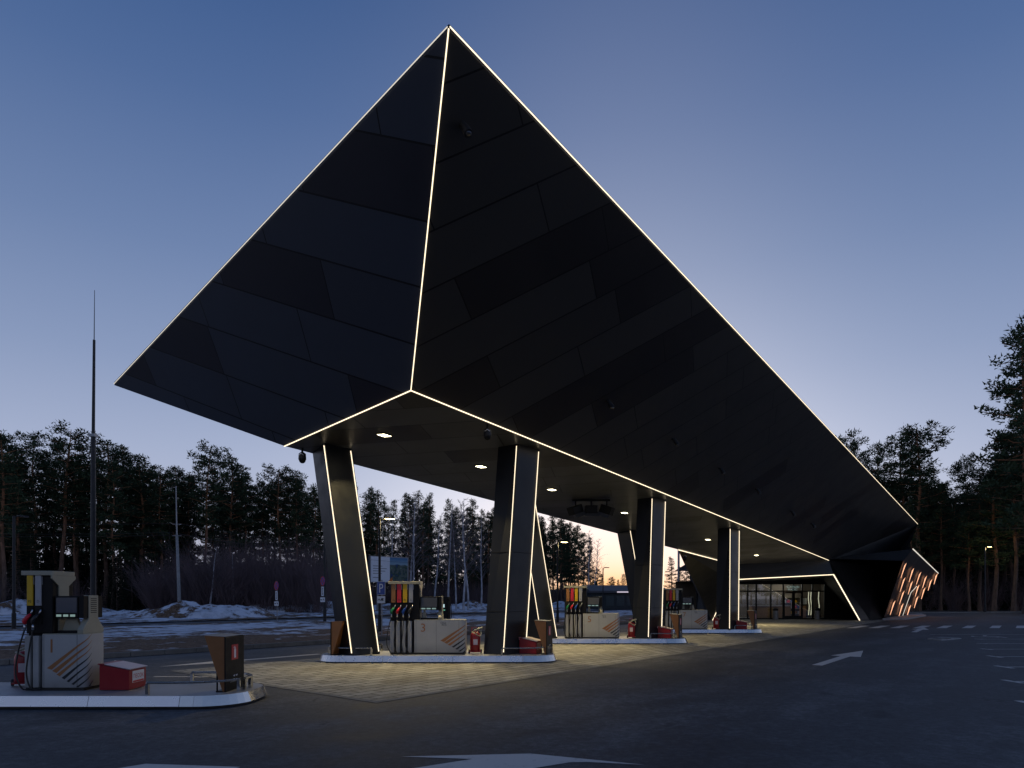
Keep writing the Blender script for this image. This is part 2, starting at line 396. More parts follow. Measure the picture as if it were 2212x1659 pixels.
cd = bpy.data.cameras.new('camera'); cam = bpy.data.objects.new('camera', cd); col.objects.link(cam)
cam.location = (0, 0, CH); cam.rotation_euler = (math.radians(90), 0, 0)
cd.sensor_width = 36; cd.lens = F / 2212 * 36; cd.shift_y = (HY - 829.5) / 2212; cd.clip_end = 5000; cd.clip_start = 0.1
sc.camera = cam
sc.view_settings.view_transform = 'Standard'; sc.view_settings.look = 'None'; sc.view_settings.exposure = 0
sc.cycles.use_denoising = True; sc.cycles.max_bounces = 6; sc.cycles.transparent_max_bounces = 12
sc.cycles.sample_clamp_indirect = 4.0; sc.cycles.caustics_reflective = False; sc.cycles.caustics_refractive = False

# ------------------------------------------------------------------ ground
struct(MB().poly([(-1500, -700, -0.12), (1500, -700, -0.12), (1500, 2500, -0.12), (-1500, 2500, -0.12)]).build('ground', M['ground']))
struct(MB().poly([K(-90, 0, 0), (-40, -22, 0), (140, -22, 0), (140, 82, 0), (62, 77.5, 0), (44, 73.5, 0), K(62, 0, 0)]).build('asphalt', M['asphalt']))
def sheet(name, s0, s1, ds, t0, t1, dt, zf, m):
    mb = MB(); ns = int((s1 - s0) / ds); ntt = int((t1 - t0) / dt)
    for j in range(ntt + 1):
        for i in range(ns + 1):
            s, t = s0 + i * (s1 - s0) / ns, t0 + j * (t1 - t0) / ntt
            mb.v.append(K(s, t, zf(s, t)))
    for j in range(ntt):
        for i in range(ns):
            a = j * (ns + 1) + i; mb.f.append([a, a + 1, a + ns + 2, a + ns + 1])
    return struct(mb.build(name, m, smooth=True))
def fbm(s, t, k): return mnoise.fractal(V((s * k, t * k, 3.3)), 1.0, 2.0, 4)
sheet('verge', -70, 120, 0.7, 0.16, 21.6, 0.5, lambda s, t: 0.10 + min(1, t / 3) * (0.05 * fbm(s, t, 0.35) + 0.03 * fbm(s, t, 1.1)), M['verge'])
sheet('field', -70, 190, 1.3, 26.8, 120, 1.0, lambda s, t: 0.10 + min(1, (t - 26.8) / 5) * (0.16 * fbm(s, t, 0.13) + 0.10 * fbm(s, t, 0.5) + 0.12), M['field'])
struct(MB().poly([K(-120, 21.5, 0.02), K(260, 21.5, 0.02), K(260, 27, 0.02), K(-120, 27, 0.02)]).build('road', M['asphalt']))
struct(MB().poly([(20, 82, 0.05), (44, 73.7, 0.05), (62, 77.7, 0.05), (140, 82.3, 0.05), (170, 200, 0.05), (20, 200, 0.05)]).build('forest_floor', M['forestfloor']))

def kerb_run(name, pts, w, z, m=None):
    mb = MB()
    for a, b in zip(pts[:-1], pts[1:]):
        a, b = V(a), V(b); d = (b - a).normalized(); n = V((-d.y, d.x, 0)) * w
        L = (b - a).length; k = max(1, int(L / 1.0))
        for i in range(k):
            p, q = a + d * (L * i / k + 0.006), a + d * (L * (i + 1) / k - 0.006)
            mb.loft([p, q, q + n, p + n], [p + V((0, 0, z)), q + V((0, 0, z)), q + n * 0.92 + V((0, 0, z)), p + n * 0.92 + V((0, 0, z))])
    return struct(mb.build(name, m or M['kerbstone'], bevel=0.012))
kerb_run('kerb', [K(-60, 0), K(62, 0)], 0.17, 0.15)
kerb_run('kerb', [(140, 82, 0), (62, 77.5, 0), (44, 73.5, 0), K(62, 0)][:3], -0.25, 0.17)

# snow banks and mounds beyond the road
def mound(name, c, rx, ry, h, rot, seed, m, nn=34):
    mb = MB(); n0 = 0
    for j in range(nn + 1):
        for i in range(nn + 1):
            u, v = i / nn * 2 - 1, j / nn * 2 - 1
            r = math.sqrt(u * u + v * v)
            e = max(0.0, 1 - r ** 2.2)
            z = h * (e ** 0.75) * (0.85 + 0.5 * mnoise.fractal(V((u * 2.2 + seed, v * 2.2, seed)), 1, 2, 4)) + (0.10 * mnoise.fractal(V((u * 9, v * 9, seed)), 1, 2, 3) + .07 * abs(mnoise.noise(V((u * 26, v * 22, seed))))) * e
            x, y = u * rx, v * ry
            mb.v.append(V((c[0] + x * math.cos(rot) - y * math.sin(rot), c[1] + x * math.sin(rot) + y * math.cos(rot), 0.05 + max(0, z) - (0.35 if e <= 0 else 0))))
    for j in range(nn):
        for i in range(nn):
            a = j * (nn + 1) + i; mb.f.append([a, a + 1, a + nn + 2, a + nn + 1])
    return struct(mb.build(name, m, smooth=True))
rotk = math.atan2(D1.y, D1.x)
a = at(440, 1330, 56); mound('snow_mound', (a.x, 56), 6.0, 4.0, 1.3, 0.25, 1.7, M['bank'], 60)
a = at(300, 1330, 62); mound('snow_mound', (a.x, 62), 5.0, 3.4, .5, 0.3, 5.2, M['bank'], 40)
for i, (px, Y, rx, h) in enumerate([(20, 60, 5, 1.5), (85, 62, 4.5, 1.3), (150, 66, 5, 0.9), (560, 72, 5, 0.9), (640, 74, 5, 1.0), (725, 80, 7, 1.15), (850, 86, 6, 0.9),
                                    (960, 92, 6, 1.0), (1030, 98, 7, 1.1), (1180, 108, 8, 0.9), (1230, 112, 7, 1.0)]):
    a = at(px, 1330, Y); mound('snow_bank', (a.x, Y), rx, 2.6, h, rotk + 0.1 * math.sin(i * 3), i * 2.3, M['field'], 26)

# paved strip under the canopy
PC = V((-2.33, 11.22, 0))
def P(s, t, z=0.0): p = PC + D1 * s + NL * t; return V((p.x, p.y, z))
mb = MB(); mb.poly([P(0, 0, .012), P(57, 0, .012), P(57, 16, .012), P(36, 16, .012), P(36, 7.55, .012), P(0, 7.55, .012)])
struct(mb.build('pavement', M['pavers']))
mb = MB()
for a, b in ((P(0.0, -0.12), P(57, -0.12)), (P(0, 7.67), P(36, 7.67)), (P(-.12, -.12), P(-.12, 7.67))):
    d = (b - a).normalized(); n = V((-d.y, d.x, 0)) * 0.12
    if a == P(0.0, -0.12): n = V((-d.y, d.x, 0)) * 0.118
    elif a == P(0, 7.67): n = V((d.y, -d.x, 0)) * 0.118
    else: n = V((d.y, -d.x, 0)) * 0.118
    mb.poly([a + V((0, 0, .009)), b + V((0, 0, .009)), b + n + V((0, 0, .009)), a + n + V((0, 0, .009))])
struct(mb.build('kerb', M['kerbstone']))
# raised walk before the shop
walk = [gr(1906, 1339.5), gr(1956, 1339.5), gr(2001, 1331.8), gr(1990, 1327.5), gr(1950, 1331)]
struct(MB().loft([(p.x, p.y, 0) for p in walk], [(p.x, p.y, 0.14) for p in walk]).build('footpath', M['concrete'], bevel=0.02))

# ------------------------------------------------------------------ painted markings
def paint():
    m, t, out = nodes('road_paint')
    p = nd(t, 'NewGeometry').outputs['Position']
    n = nd(t, 'TexNoise', i_Vector=p, i_Scale=5.0, i_Detail=8.0, i_Roughness=0.75).outputs[0]
    c = mixc(t, nd(t, 'MapRange', i_0=n, i_1=0.55, i_2=0.7, i_3=0.0, i_4=0.55).outputs[0], (0.64, 0.60, 0.55, 1), (0.16, 0.16, 0.155, 1))
    surf(t, out, c, 0.7); return m
M['paint'] = paint()
def marking(polys, name='road_marking', z=0.005):
    mb = MB()
    for q in polys: mb.poly([(p[0], p[1], z) for p in q])
    o = mb.build(name, M['paint'])
    for pl in o.data.polygons:
        if pl.normal.z < 0: pl.flip()
    return struct(o)
def loc(o, d, pts):
    d = V(d).normalized(); n = V((-d.y, d.x, 0)); return [o + d * a + n * b for a, b in pts]
arrow = [(0, .13), (3.4, .13), (3.4, .42), (6.1, 0), (3.4, -.42), (3.4, -.13), (0, -.13)]
def tri(poly): return [[poly[0], poly[1], poly[5], poly[6]], [poly[2], poly[3], poly[4]]]
marking(tri(loc(V((8.1, 17.25, 0)), D1, arrow)))
marking(tri(loc(gr(1974, 1365.8), V((.60, .80, 0)), arrow)))
marking(tri(loc(gr(690, 1413), -D1, [(x * .8, y) for x, y in arrow])))
marking([[(.217, 7.48), (-1.26, 7.34), (-.44, 7.23)], [(.217, 7.48), (-.44, 7.23), (-2.4, 5.95), (-1.95, 5.5), (.62, 7.08)], [(.217, 7.48), (.62, 7.08), (.81, 7.1), (1.42, 6.98)]])
marking([[(-3.96, 7.02), (-2.88, 6.89), (-3.1, 6.4), (-4.6, 6.4)]])
for x0, x1 in ((330, 452),):
    a, b = gr(x0, 1462.5), gr(x1, 1463.2); marking([[a, b, b + V((0, .1, 0)), a + V((0, .1, 0))]])
for px in (1854.5, 1900, 1944.5, 1992.5, 2041, 2094, 2151, 2206, 2264):
    c = gr(px, 1354.2); marking([[c - D1 * 2.1 - V((.3, 0, 0)), c - D1 * 2.1 + V((.3, 0, 0)), c + D1 * 2.1 + V((.3, 0, 0)), c + D1 * 2.1 - V((.3, 0, 0))]])
def zp(x, y): return gr((x / 5.027 + 2060) * .8848, (y / 5.027 + 1480) * .8848)
for (x0, y0, x1, y1) in ((1065, 347, 1120, 349), (1600, 402, 1705, 407), (1632, 456, 1765, 463), (1685, 522, 1825, 535), (1765, 608, 1945, 632), (1858, 731, 2080, 764), (1952, 905, 2205, 948), (2138, 1162, 2420, 1228)):
    a, b = zp(x0, y0), zp(x1, y1); d = (b - a).normalized(); n = V((-d.y, d.x, 0)) * 0.07; mdl = (a + b) / 2
    marking([[a - n, b - n, b + n, a + n], [mdl + V((.0, -.05, 0)), mdl + V((5.6, -.05, 0)), mdl + V((5.6, .05, 0)), mdl + V((.0, .05, 0))]])
# wheelchair symbol painted on a bay
c0 = zp(1740, 370); sym = []
def bar2(a, b, w=0.1):
    a, b = V((*a, 0)), V((*b, 0)); d = (b - a).normalized(); n = V((-d.y, d.x, 0)) * w / 2
    sym.append([c0 + D1 * p.x + NL * p.y for p in (a - n, b - n, b + n, a + n)])
for i in range(14):
    a0, a1 = math.radians(60 + 20 * i), math.radians(60 + 20 * (i + 1))
    bar2((-0.35 + .5 * math.cos(a0), .5 * math.sin(a0)), (-0.35 + .5 * math.cos(a1), .5 * math.sin(a1)))
bar2((.75, .05), (.05, .05), .14); bar2((.05, .05), (-.05, -.5), .12); bar2((-.05, -.5), (-.75, -.8), .12); bar2((.35, .05), (.35, -.4), .1)
marking(sym)
# manhole in its concrete collar
mh = thing('manhole', 'dark manhole in a pale diamond-shaped concrete collar on the asphalt', 'manhole', tuple(zp(1200, 407)))
o3 = zp(1200, 407); q = [zp(1018, 407) - o3, zp(1190, 389) - o3, zp(1455, 403) - o3, zp(1200, 424) - o3]
MB().loft([p + V((0, 0, -.05)) for p in q], [p * .93 + V((0, 0, .05)) for p in q]).build('collar', M['concrete'], mh)
MB().lathe([(.34, .04), (.34, .062), (.30, .064), (.28, .056), (.01, .056)], 28).build('lid', M['ink'], mh)

# ------------------------------------------------------------------ canopy
S_, A_ = V((-2.34, 15.05, 6.607)), V((-1.02, 10.5, 1.8 + (1291 - 65) * 10.5 / F))
d1 = V((0.7955, 1.0, -0.0677))
SL_ = V((-6.42, 18.32, 1.8 + 327.5 * 18.32 / F))
L_ = on_plane(247, 832, S_, (A_ - S_).cross(SL_ - S_)); print('L', L_)
NR = d1.cross(A_ - S_).normalized(); NS = d1.cross(SL_ - S_).normalized()
def on_soffit(px, py): return on_plane(px, py, S_, NS)
def soffit_z(x, y): return S_.z - ((x - S_.x) * NS.x + (y - S_.y) * NS.y) / NS.z
SR_ = S_ + d1 * 31.45; R_ = A_ + d1 * 44.3
tE = 28.0; E_ = SL_ + d1 * tE; E_.z = soffit_z(E_.x, E_.y)
SL_.z = soffit_z(SL_.x, SL_.y)
LB_ = L_ + (R_ - A_)
SR_.z = soffit_z(SR_.x, SR_.y)

def uvmap(p0, U, W):
    """coordinates of points on a face along the unit seam U and the row vector W."""
    Un = U.normalized(); a11, a12, a22 = Un.dot(Un), Un.dot(W), W.dot(W); det = a11 * a22 - a12 * a12
    def f(p):
        q = p - p0; b1, b2 = q.dot(Un), q.dot(W)
        return ((b1 * a22 - b2 * a12) / det, (a11 * b2 - a12 * b1) / det)
    return f
canopy = thing('station_canopy', 'huge black faceted pointed canopy edged with white light lines over the fuel pumps', 'canopy', (0, 0, 0))
def face(name, pts, m, uvf, parent=canopy):
    o = MB().poly(pts, [uvf(V(p)) for p in pts]).build(name, m, parent); return o
# sloping front faces
pr = lambda x, y: on_plane(x, y, S_, NR)
uvR = uvmap(pr(1051, 674), pr(1228.6, 341.6) - pr(929, 477.5), pr(1081.6, 753) - pr(1051, 674))
NLF = (L_ - A_).cross(S_ - A_).normalized()
pl_ = lambda x, y: on_plane(x, y, S_, NLF)
uvL = uvmap(pl_(757, 438.6), pl_(926, 479) - pl_(646, 410.7), pl_(787.5, 586.6) - pl_(757, 438.6))
uvS = uvmap(on_soffit(951.7, 877.4), on_soffit(951.7, 877.4) - on_soffit(799.7, 887.7), on_soffit(978.9, 912.6) - on_soffit(951.7, 877.4))
face('fascia_panel', [S_, SR_, R_, A_], M['clad_right'], uvR)
face('fascia_panel', [A_, L_, SL_, S_], M['clad_left'], uvL)
face('soffit', [S_, SL_, E_, SR_], M['clad_soffit'], uvS)
up = V((0, 0, 0.10))
MB().poly([A_ + up, R_ + up, LB_ + up, L_ + up]).build('roof', M['facet_dark'], canopy)
MB().poly([SL_, L_, LB_, E_]).build('fascia_panel', M['clad_left'] if False else M['facet'], canopy)
mb = MB()
for a, b in ((A_, R_), (L_, A_), (LB_, L_), (R_, LB_)): mb.poly([a, b, b + up, a + up])
mb.build('roof_edge', M['facet_dark'], canopy)
def strip(a, b, w=0.045, parent=canopy, m=None, name='led_strip'):
    return MB().bar(a, b, w).build(name, m or M['led'], parent)
out_r = V((.782, -.624, -.3)).normalized() * .02
strip(A_ + V((0, -.03, .0)), S_ + V((0, -.02, -.01)), .02)
strip(A_ + V((0.02, -.03, .03)), R_ + V((0, -.03, .03)), .015)
strip(A_ + V((-.02, -.03, .03)), L_ + V((0, -.03, .03)), .012, m=M['led_dim'])
strip(S_ + V((0, -.02, -.015)), SR_ + V((0, -.02, -.015)), .021)
strip(S_ + V((0, -.02, -.015)), SL_ + V((0, -.02, -.015)), .02)
strip(SL_ + d1 * 20.6 + V((0, 0, -.02)), E_ + V((-.1, -.1, -.02)), .04)

# columns: (front, right, left) corners at the foot and where they meet the soffit
def column_pts(foot, top): return foot, top
QD, DECK = .9755, .21
colA_foot = [V((-4.44, 18.15, .17)), V((-3.82, 18.80, .17)), V((-4.99, 18.70, .17))]
colA_top = [on_soffit(702, 957), on_soffit(759.5, 970), on_soffit(675, 978)]
colB_foot = [V((-.197, 18.44, .17)), V((.418, 19.03, .17)), V((-.83, 18.84, .17))]
colB_top = [on_soffit(1119.8, 958.5), on_soffit(1165.5, 972), on_soffit(1076, 966)]
STEP = V((5.65, 7.26, 0))
def make_column(foot, top, shift):
    f = [V((p.x * QD, p.y * QD + .03, DECK)) + shift * QD for p in foot]; f.append(f[1] + f[2] - f[0])
    tp = [p + shift * QD for p in top]; tp.append(tp[1] + tp[2] - tp[0])
    # stretch every edge until it meets the sloping soffit
    ends = []
    for p, q in zip(f, tp):
        d = q - p; k = ((S_ - p).dot(NS)) / d.dot(NS); ends.append(p + d * (k * 1.004))
    order = [0, 1, 3, 2]
    c = MB().loft([f[i] for i in order], [ends[i] for i in order]).build('column', M['column'], canopy, bevel=0.01)
    # recessed joints, two rings
    for h in (1.40, 3.10):
        ring = []
        for i in order:
            d = ends[i] - f[i]; ring.append(f[i] + d * ((h - DECK) / d.z) )
        cen = sum(ring, V((0, 0, 0))) / 4
        r2 = [cen + (p - cen) * 1.006 for p in ring]
        MB().loft([p + V((0, 0, -.008)) for p in r2], [p + V((0, 0, .008)) for p in r2]).build('joint', M['joint'], c)
    cen = sum(f, V((0, 0, 0))) / 4
    for i, k0 in ((0, 0), (1, 1)):
        off = (f[i] - cen); off.z = 0; off = off.normalized() * .01
        lam0, lam1 = 0.012, 0.985
        if i == 0: inset = (f[2] - f[0]).normalized() * .05
        else: inset = (f[0] - f[1]).normalized() * .05
        nrm = V((-.45, -.9, 0)) * .018 if i == 0 else V((.72, -.7, 0)) * .018
        a = f[i] + (ends[i] - f[i]) * lam0 + inset + nrm; b = f[i] + (ends[i] - f[i]) * lam1 + inset + nrm
        strip(a, b, .021, c)
    return c
for k in range(3):
    make_column(colA_foot, colA_top, STEP * k)
    make_column(colB_foot, colB_top, STEP * k)

# ------------------------------------------------------------------ things fixed under the canopy
DLP = [(830, 939), (1039, 1007), (1192, 1057), (1349, 1107), (1529, 1165), (1634, 1199)]
names6 = ['square downlight nearest the canopy point in the black soffit', 'square downlight second from the canopy point, just before the second leaning column',
          'square downlight third from the canopy point, beyond the second leaning column', 'square downlight beside the dark projector cluster under the soffit',
          'square downlight between the last two leaning columns', 'square downlight deepest under the canopy, closest to the shop entrance']
un = (on_soffit(951.7, 877.4) - on_soffit(799.7, 887.7)).normalized(); wn = NS.cross(un).normalized()
for (px, py), lb in zip(DLP, names6):
    p = on_soffit(px, py); dn = NS if NS.z < 0 else -NS
    t = thing('ceiling_light', lb, 'ceiling light', p, 0, 'square downlights in the canopy soffit')
    def q(a, b, h): return un * a + d1.normalized() * b + dn * h
    MB().loft([q(-.12, -.15, 0), q(.12, -.15, 0), q(.12, .15, 0), q(-.12, .15, 0)], [q(-.12, -.15, .02), q(.12, -.15, .02), q(.12, .15, .02), q(-.12, .15, .02)]).build('frame', M['black'], t)
    MB().poly([q(-.10, -.13, .023), q(.10, -.13, .023), q(.10, .13, .023), q(-.10, .13, .023)]).build('diffuser', M['down'], t)
    l = bpy.data.lights.new('downlight', 'AREA'); l.shape = 'SQUARE'; l.size = .24; l.energy = 115; l.color = (1.0, .80, .40); l.spread = math.radians(118)
    lo = bpy.data.objects.new('downlight', l); col.objects.link(lo); lo.parent = t; lo.location = dn * .06
    lo.rotation_euler = dn.to_track_quat('-Z', 'Y').to_euler()

def dome_camera(px, py, lb, sc_=1.0):
    p = on_soffit(px, py)
    t = thing('surveillance_camera', lb, 'camera', p, 0, 'dome cameras under the canopy edge'); s = sc_
    MB().lathe([(.03 * s, 0.02), (.03 * s, -.10 * s), (.05 * s, -.11 * s), (.10 * s, -.15 * s), (.11 * s, -.30 * s), (.10 * s, -.33 * s)], 18).build('housing', M['greypost'] if False else M['darkpost'], t, smooth=True)
    MB().ball((0, 0, -.33 * s), .095 * s, 14).build('dome', M['black'], t, smooth=True)
    MB().tube([(-.07 * s, -.09 * s, -.2 * s), (0, -.115 * s, -.16 * s), (.07 * s, -.09 * s, -.2 * s)], .014 * s, 6).build('bracket', M['steel'], t)
dome_camera(1053, 917, 'dome camera hanging under the soffit beside the long lit edge')
dome_camera(653, 969, 'dome camera hanging at the outer tip of the soffit above the trees', 1.0)
dome_camera(1478.5, 1193, 'dome camera hanging at the far soffit edge over the shop wing', 1.3)
spots = [(995, 271, 'small spotlight high on the dark fascia near the canopy point'), (1310, 866, 'small spotlight on the fascia above the second leaning column'),
         (1452, 948, 'small spotlight on the fascia, next along from the one above the second column'), (1553, 1011, 'small spotlight midway down the long fascia'),
         (1632, 1056, 'small spotlight on the fascia past the middle, above the third pump'), (1708, 1104, 'small spotlight low on the fascia, last but one before the shop'),
         (1752, 1131, 'small spotlight lowest on the fascia, nearest the shop wall')]
dnR = -NR if NR.z > 0 else NR
for px, py, lb in spots:
    p = on_plane(px, py, S_, NR)
    t = thing('spotlight', lb, 'spotlight', p, 0, 'small unlit spotlights on the long fascia')
    MB().bar(V((0, 0, 0)), dnR * .16, .05).build('bracket', M['black'], t)
    MB().tube([dnR * .18 + V((-.06, .02, .10)), dnR * .18 + V((.0, -.02, -.02)), dnR * .18 + V((.05, -.06, -.13))], [.06, .075, .08], 12).build('housing', M['darkpost'], t, smooth=False)
    MB().ball(dnR * .18 + V((.052, -.062, -.133)), .062, 10, (1, 1, .5)).build('lens', M['screen'], t)
# projector cluster
p = on_soffit(1277, 1078)
t = thing('projector_cluster', 'cluster of black projectors on brackets hanging under the soffit', 'projector', p)
MB().bar((-.75, 0, -.05), (.75, 0, -.05), .08).build('mounting_rail', M['black'], t)
for dx, rot in ((-.62, .5), (0, 0), (.62, -.5)):
    mm = Matrix.Translation((dx, 0, -.42)) @ Matrix.Rotation(rot, 4, 'Z') @ Matrix.Rotation(.35 * (1 if dx > 0 else -1 if dx < 0 else 0), 4, 'Y')
    h = MB().bx(-.24, .24, -.18, .25, -.17, .15, mm).build('projector', M['black'], t, bevel=.02)
    mb = MB().poly([mm @ V(q) for q in ((-.24, -.18, -.17), (.24, -.18, -.17), (.30, -.36, -.30), (-.30, -.36, -.30))]).build('hood', M['screen'], h)
    MB().bar((dx, 0, -.08), (dx, 0, -.32), .05).build('bracket', M['black'], t)
MB().lathe([(.13, -.30), (.13, -.62), (.10, -.64)], 16).build('lens_barrel', M['darkpost'], t)

# ------------------------------------------------------------------ shop
shop = thing('station_shop', 'low black faceted shop at the end of the canopy with a lit angular doorway', 'building', (0, 0, 0))
T_, B_ = V((22.9, 46.3, 3.44)), V((27.0, 50.5, 0)); PLt, PLb = V((15.6, 46.3, 3.07)), V((15.7, 50.9, 0))
C_ = V((30.7, 53.7, 0)); WB = V((16.3, 53.7, 0)); TL = SL_ + d1 * 20.55; TL.z = soffit_z(TL.x, TL.y)
Rr = R_ + V((0, 0, 0.0))
G_, H_ = V((38.2, 63.1, 0)), V((41.0, 62.5, 4.1)); AN = ((G_ - C_).cross(H_ - C_)).normalized()
I_, D_ = on_plane(1971, 1187, C_, AN), on_plane(1951, 1212, C_, AN); print('annex', I_, D_)
MB().poly([SR_ + V((0, 0, .03)), E_ + V((0, 0, .03)), PLt, T_]).build('header_wall', M['facet'], shop)
MB().poly([SR_, T_, B_]).build('facet_wall', M['facet'], shop)
MB().poly([SR_, B_, V((28.6, 51.9, 0)), V((27.6, 49.4, 4.2))]).build('facet_wall', M['facet'], shop)
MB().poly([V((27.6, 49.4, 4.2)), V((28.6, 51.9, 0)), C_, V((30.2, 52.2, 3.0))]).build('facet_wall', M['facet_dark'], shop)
MB().poly([SR_, V((27.6, 49.4, 4.2)), V((30.2, 52.2, 3.0)), D_, R_]).build('facet_wall', M['facet'], shop)
MB().poly([V((30.2, 52.2, 3.0)), C_, D_]).build('facet_wall', M['facet'], shop)
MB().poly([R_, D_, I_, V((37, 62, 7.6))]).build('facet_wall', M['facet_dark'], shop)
MB().poly([C_, G_, H_, I_, D_]).build('annex_wall', M['facet_brown'], shop)
MB().poly([TL, E_, PLt]).build('wing_wall', M['facet'], shop)
MB().poly([TL, PLt, PLb]).build('wing_wall', M['column'], shop)
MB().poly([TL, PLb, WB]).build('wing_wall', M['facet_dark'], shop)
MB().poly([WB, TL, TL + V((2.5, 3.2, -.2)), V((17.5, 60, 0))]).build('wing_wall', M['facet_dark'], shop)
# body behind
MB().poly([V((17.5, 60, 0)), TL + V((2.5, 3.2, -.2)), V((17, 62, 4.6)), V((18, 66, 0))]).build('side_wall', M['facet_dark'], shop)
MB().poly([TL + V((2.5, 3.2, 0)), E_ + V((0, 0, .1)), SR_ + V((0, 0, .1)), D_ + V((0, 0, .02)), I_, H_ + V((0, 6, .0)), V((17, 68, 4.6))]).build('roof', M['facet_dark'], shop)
# entrance recess
RT, RB = V((25.6, 53.72, 3.35)), V((28.3, 53.72, 0)); LT, LBb = V((15.4, 53.72, 3.0)), V((15.2, 53.72, 0))
MB().poly([T_, RT, RB, B_]).build('reveal', M['facet'], shop)
MB().poly([PLt, PLb, LBb, LT]).build('reveal', M['facet'], shop)
MB().poly([PLt, LT, RT, T_]).build('reveal_ceiling', M['facet'], shop)
strip(PLt + V((0, -.05, 0)), T_ + V((0, -.05, 0)), .055, shop)
strip(T_ + V((0, -.05, 0)), B_ + V((0, -.06, .05)), .055, shop)
strip(PLt + V((0.02, -.05, 0)), PLb + V((0, -.06, .05)), .055, shop)
strip(I_ + V((0, -.05, .04)), H_ + V((0, -.05, .04)), .05, shop, M['led_dim'])
MB().bx(25.92, 28.3, 53.7, 53.9, 0, 3.3).build('front_wall', M['facet_dark'], shop)
MB().bx(15.2, 25.92, 53.74, 53.9, 2.98, 3.4).build('front_wall', M['facet_dark'], shop)
# glazing: frame bars and panes; x positions from the photograph's mullions
def sx(zx): return ((zx / 7.9 + 1780) * .8848 - CX) * 53.7 / F
def sz(zy): return CH + (HY - (zy / 7.9 + 1380) * .8848) * 53.7 / F
ff = MB()
xs = [15.3, 17.4, sx(355), sx(520), sx(800), sx(1040), sx(1235), sx(1405), sx(1605), sx(1840)]
for x in xs: ff.bx(x - .05, x + .05, 53.62, 53.74, .05, 2.97)
for z0, z1, xa, xb in ((.0, .12, 15.2, 25.9), (2.28, 2.38, 15.2, 25.9), (2.9, 2.98, 15.2, 25.9)): ff.bx(xa, xb, 53.6, 53.745, z0, z1)
ff.build('window_frame', M['black'], shop)
for a, b in zip(xs[:-1], xs[1:]):
    if abs(a - xs[5]) < .01 or abs(a - xs[6]) < .01: continue
    MB().poly([(a + .05, 53.68, .12), (b - .05, 53.68, .12), (b - .05, 53.68, 2.28), (a + .05, 53.68, 2.28)]).build('window_pane', M['glass'], shop)
for a, b in zip(xs[:-1], xs[1:]):
    MB().poly([(a + .05, 53.68, 2.38), (b - .05, 53.68, 2.38), (b - .05, 53.68, 2.9), (a + .05, 53.68, 2.9)]).build('window_pane', M['glass'], shop)
for a, b in ((xs[5], xs[6]), (xs[6], xs[7])):
    dr = MB().bx(a + .05, a + .12, 53.61, 53.66, .1, 2.27).bx(b - .12, b - .05, 53.61, 53.66, .1, 2.27).bx(a + .12, b - .12, 53.61, 53.66, 2.17, 2.27).bx(a + .12, b - .12, 53.61, 53.66, .1, .3).build('door', M['black'], shop)
    MB().poly([(a + .12, 53.64, .3), (b - .12, 53.64, .3), (b - .12, 53.64, 2.17), (a + .12, 53.64, 2.17)]).build('pane', M['glass'], dr)
    MB().bar((b - .2, 53.57, .9), (b - .2, 53.57, 1.4), .03).build('handle', M['steel'], dr)
me = lettering('window_sign', 'Oilub', .24, M['lcd'], shop, ((sx(1090)), 53.55, 2.62), (1, 0, 0), (0, 0, 1), sx=2.0)
me = lettering('window_sign', 'RCC', .2, M['lcd'], shop, ((sx(1120)), 53.55, 2.41), (1, 0, 0), (0, 0, 1), sx=2.0)
# room behind the glass
wallm = mat('shop_interior_wall', (0.10, 0.08, 0.06), 0.7, 0, 0.3, 1.2)
floorm = mat('shop_interior_floor', (0.16, 0.15, 0.14), 0.3, 0, 0.2, 1.2)
MB().poly([(15.0, 59.5, 0), (28.3, 59.5, 0), (28.3, 59.5, 3.3), (15.0, 59.5, 3.3)]).build('interior_wall', wallm, shop)
MB().poly([(28.3, 53.9, 0), (28.3, 59.5, 0), (28.3, 59.5, 3.3), (28.3, 53.9, 3.3)]).build('interior_wall', wallm, shop)
MB().poly([(15.0, 53.76, .02), (28.3, 53.76, .02), (28.3, 59.5, .02), (15.0, 59.5, .02)]).build('interior_floor', floorm, shop)
MB().poly([(15.0, 53.9, 3.2), (28.3, 53.9, 3.2), (28.3, 59.5, 3.2), (15.0, 59.5, 3.2)]).build('interior_ceiling', wallm, shop)
for i, (x, y, L) in enumerate(((18.2, 56.6, 1.6), (20.3, 57.8, 1.4), (23.2, 56.4, 1.2), (24.7, 58.2, 1.4))):
    MB().bx(x - L / 2, x + L / 2, y - .06, y + .06, 3.05, 3.1).build('ceiling_lamp', M['orange_glow'], shop)
    l = bpy.data.lights.new('shop_lamp', 'POINT'); l.energy = 80; l.color = (1, .86, .68); l.shadow_soft_size = .2
    lo = bpy.data.objects.new('shop_lamp', l); col.objects.link(lo); lo.location = (x, y, 2.8); lo.parent = shop
cnt = thing('shop_counter', 'wooden sales counter with a lit top behind the shop glass', 'counter', (22.8, 57.4, .02))
MB().bx(-1.7, 1.7, -.35, .35, 0, 1.05).build('body', mat('counter_wood', (.30, .17, .07), .5), cnt, bevel=.02)
MB().bx(-1.75, 1.75, -.4, .4, 1.05, 1.1).build('top', M['cream'], cnt)
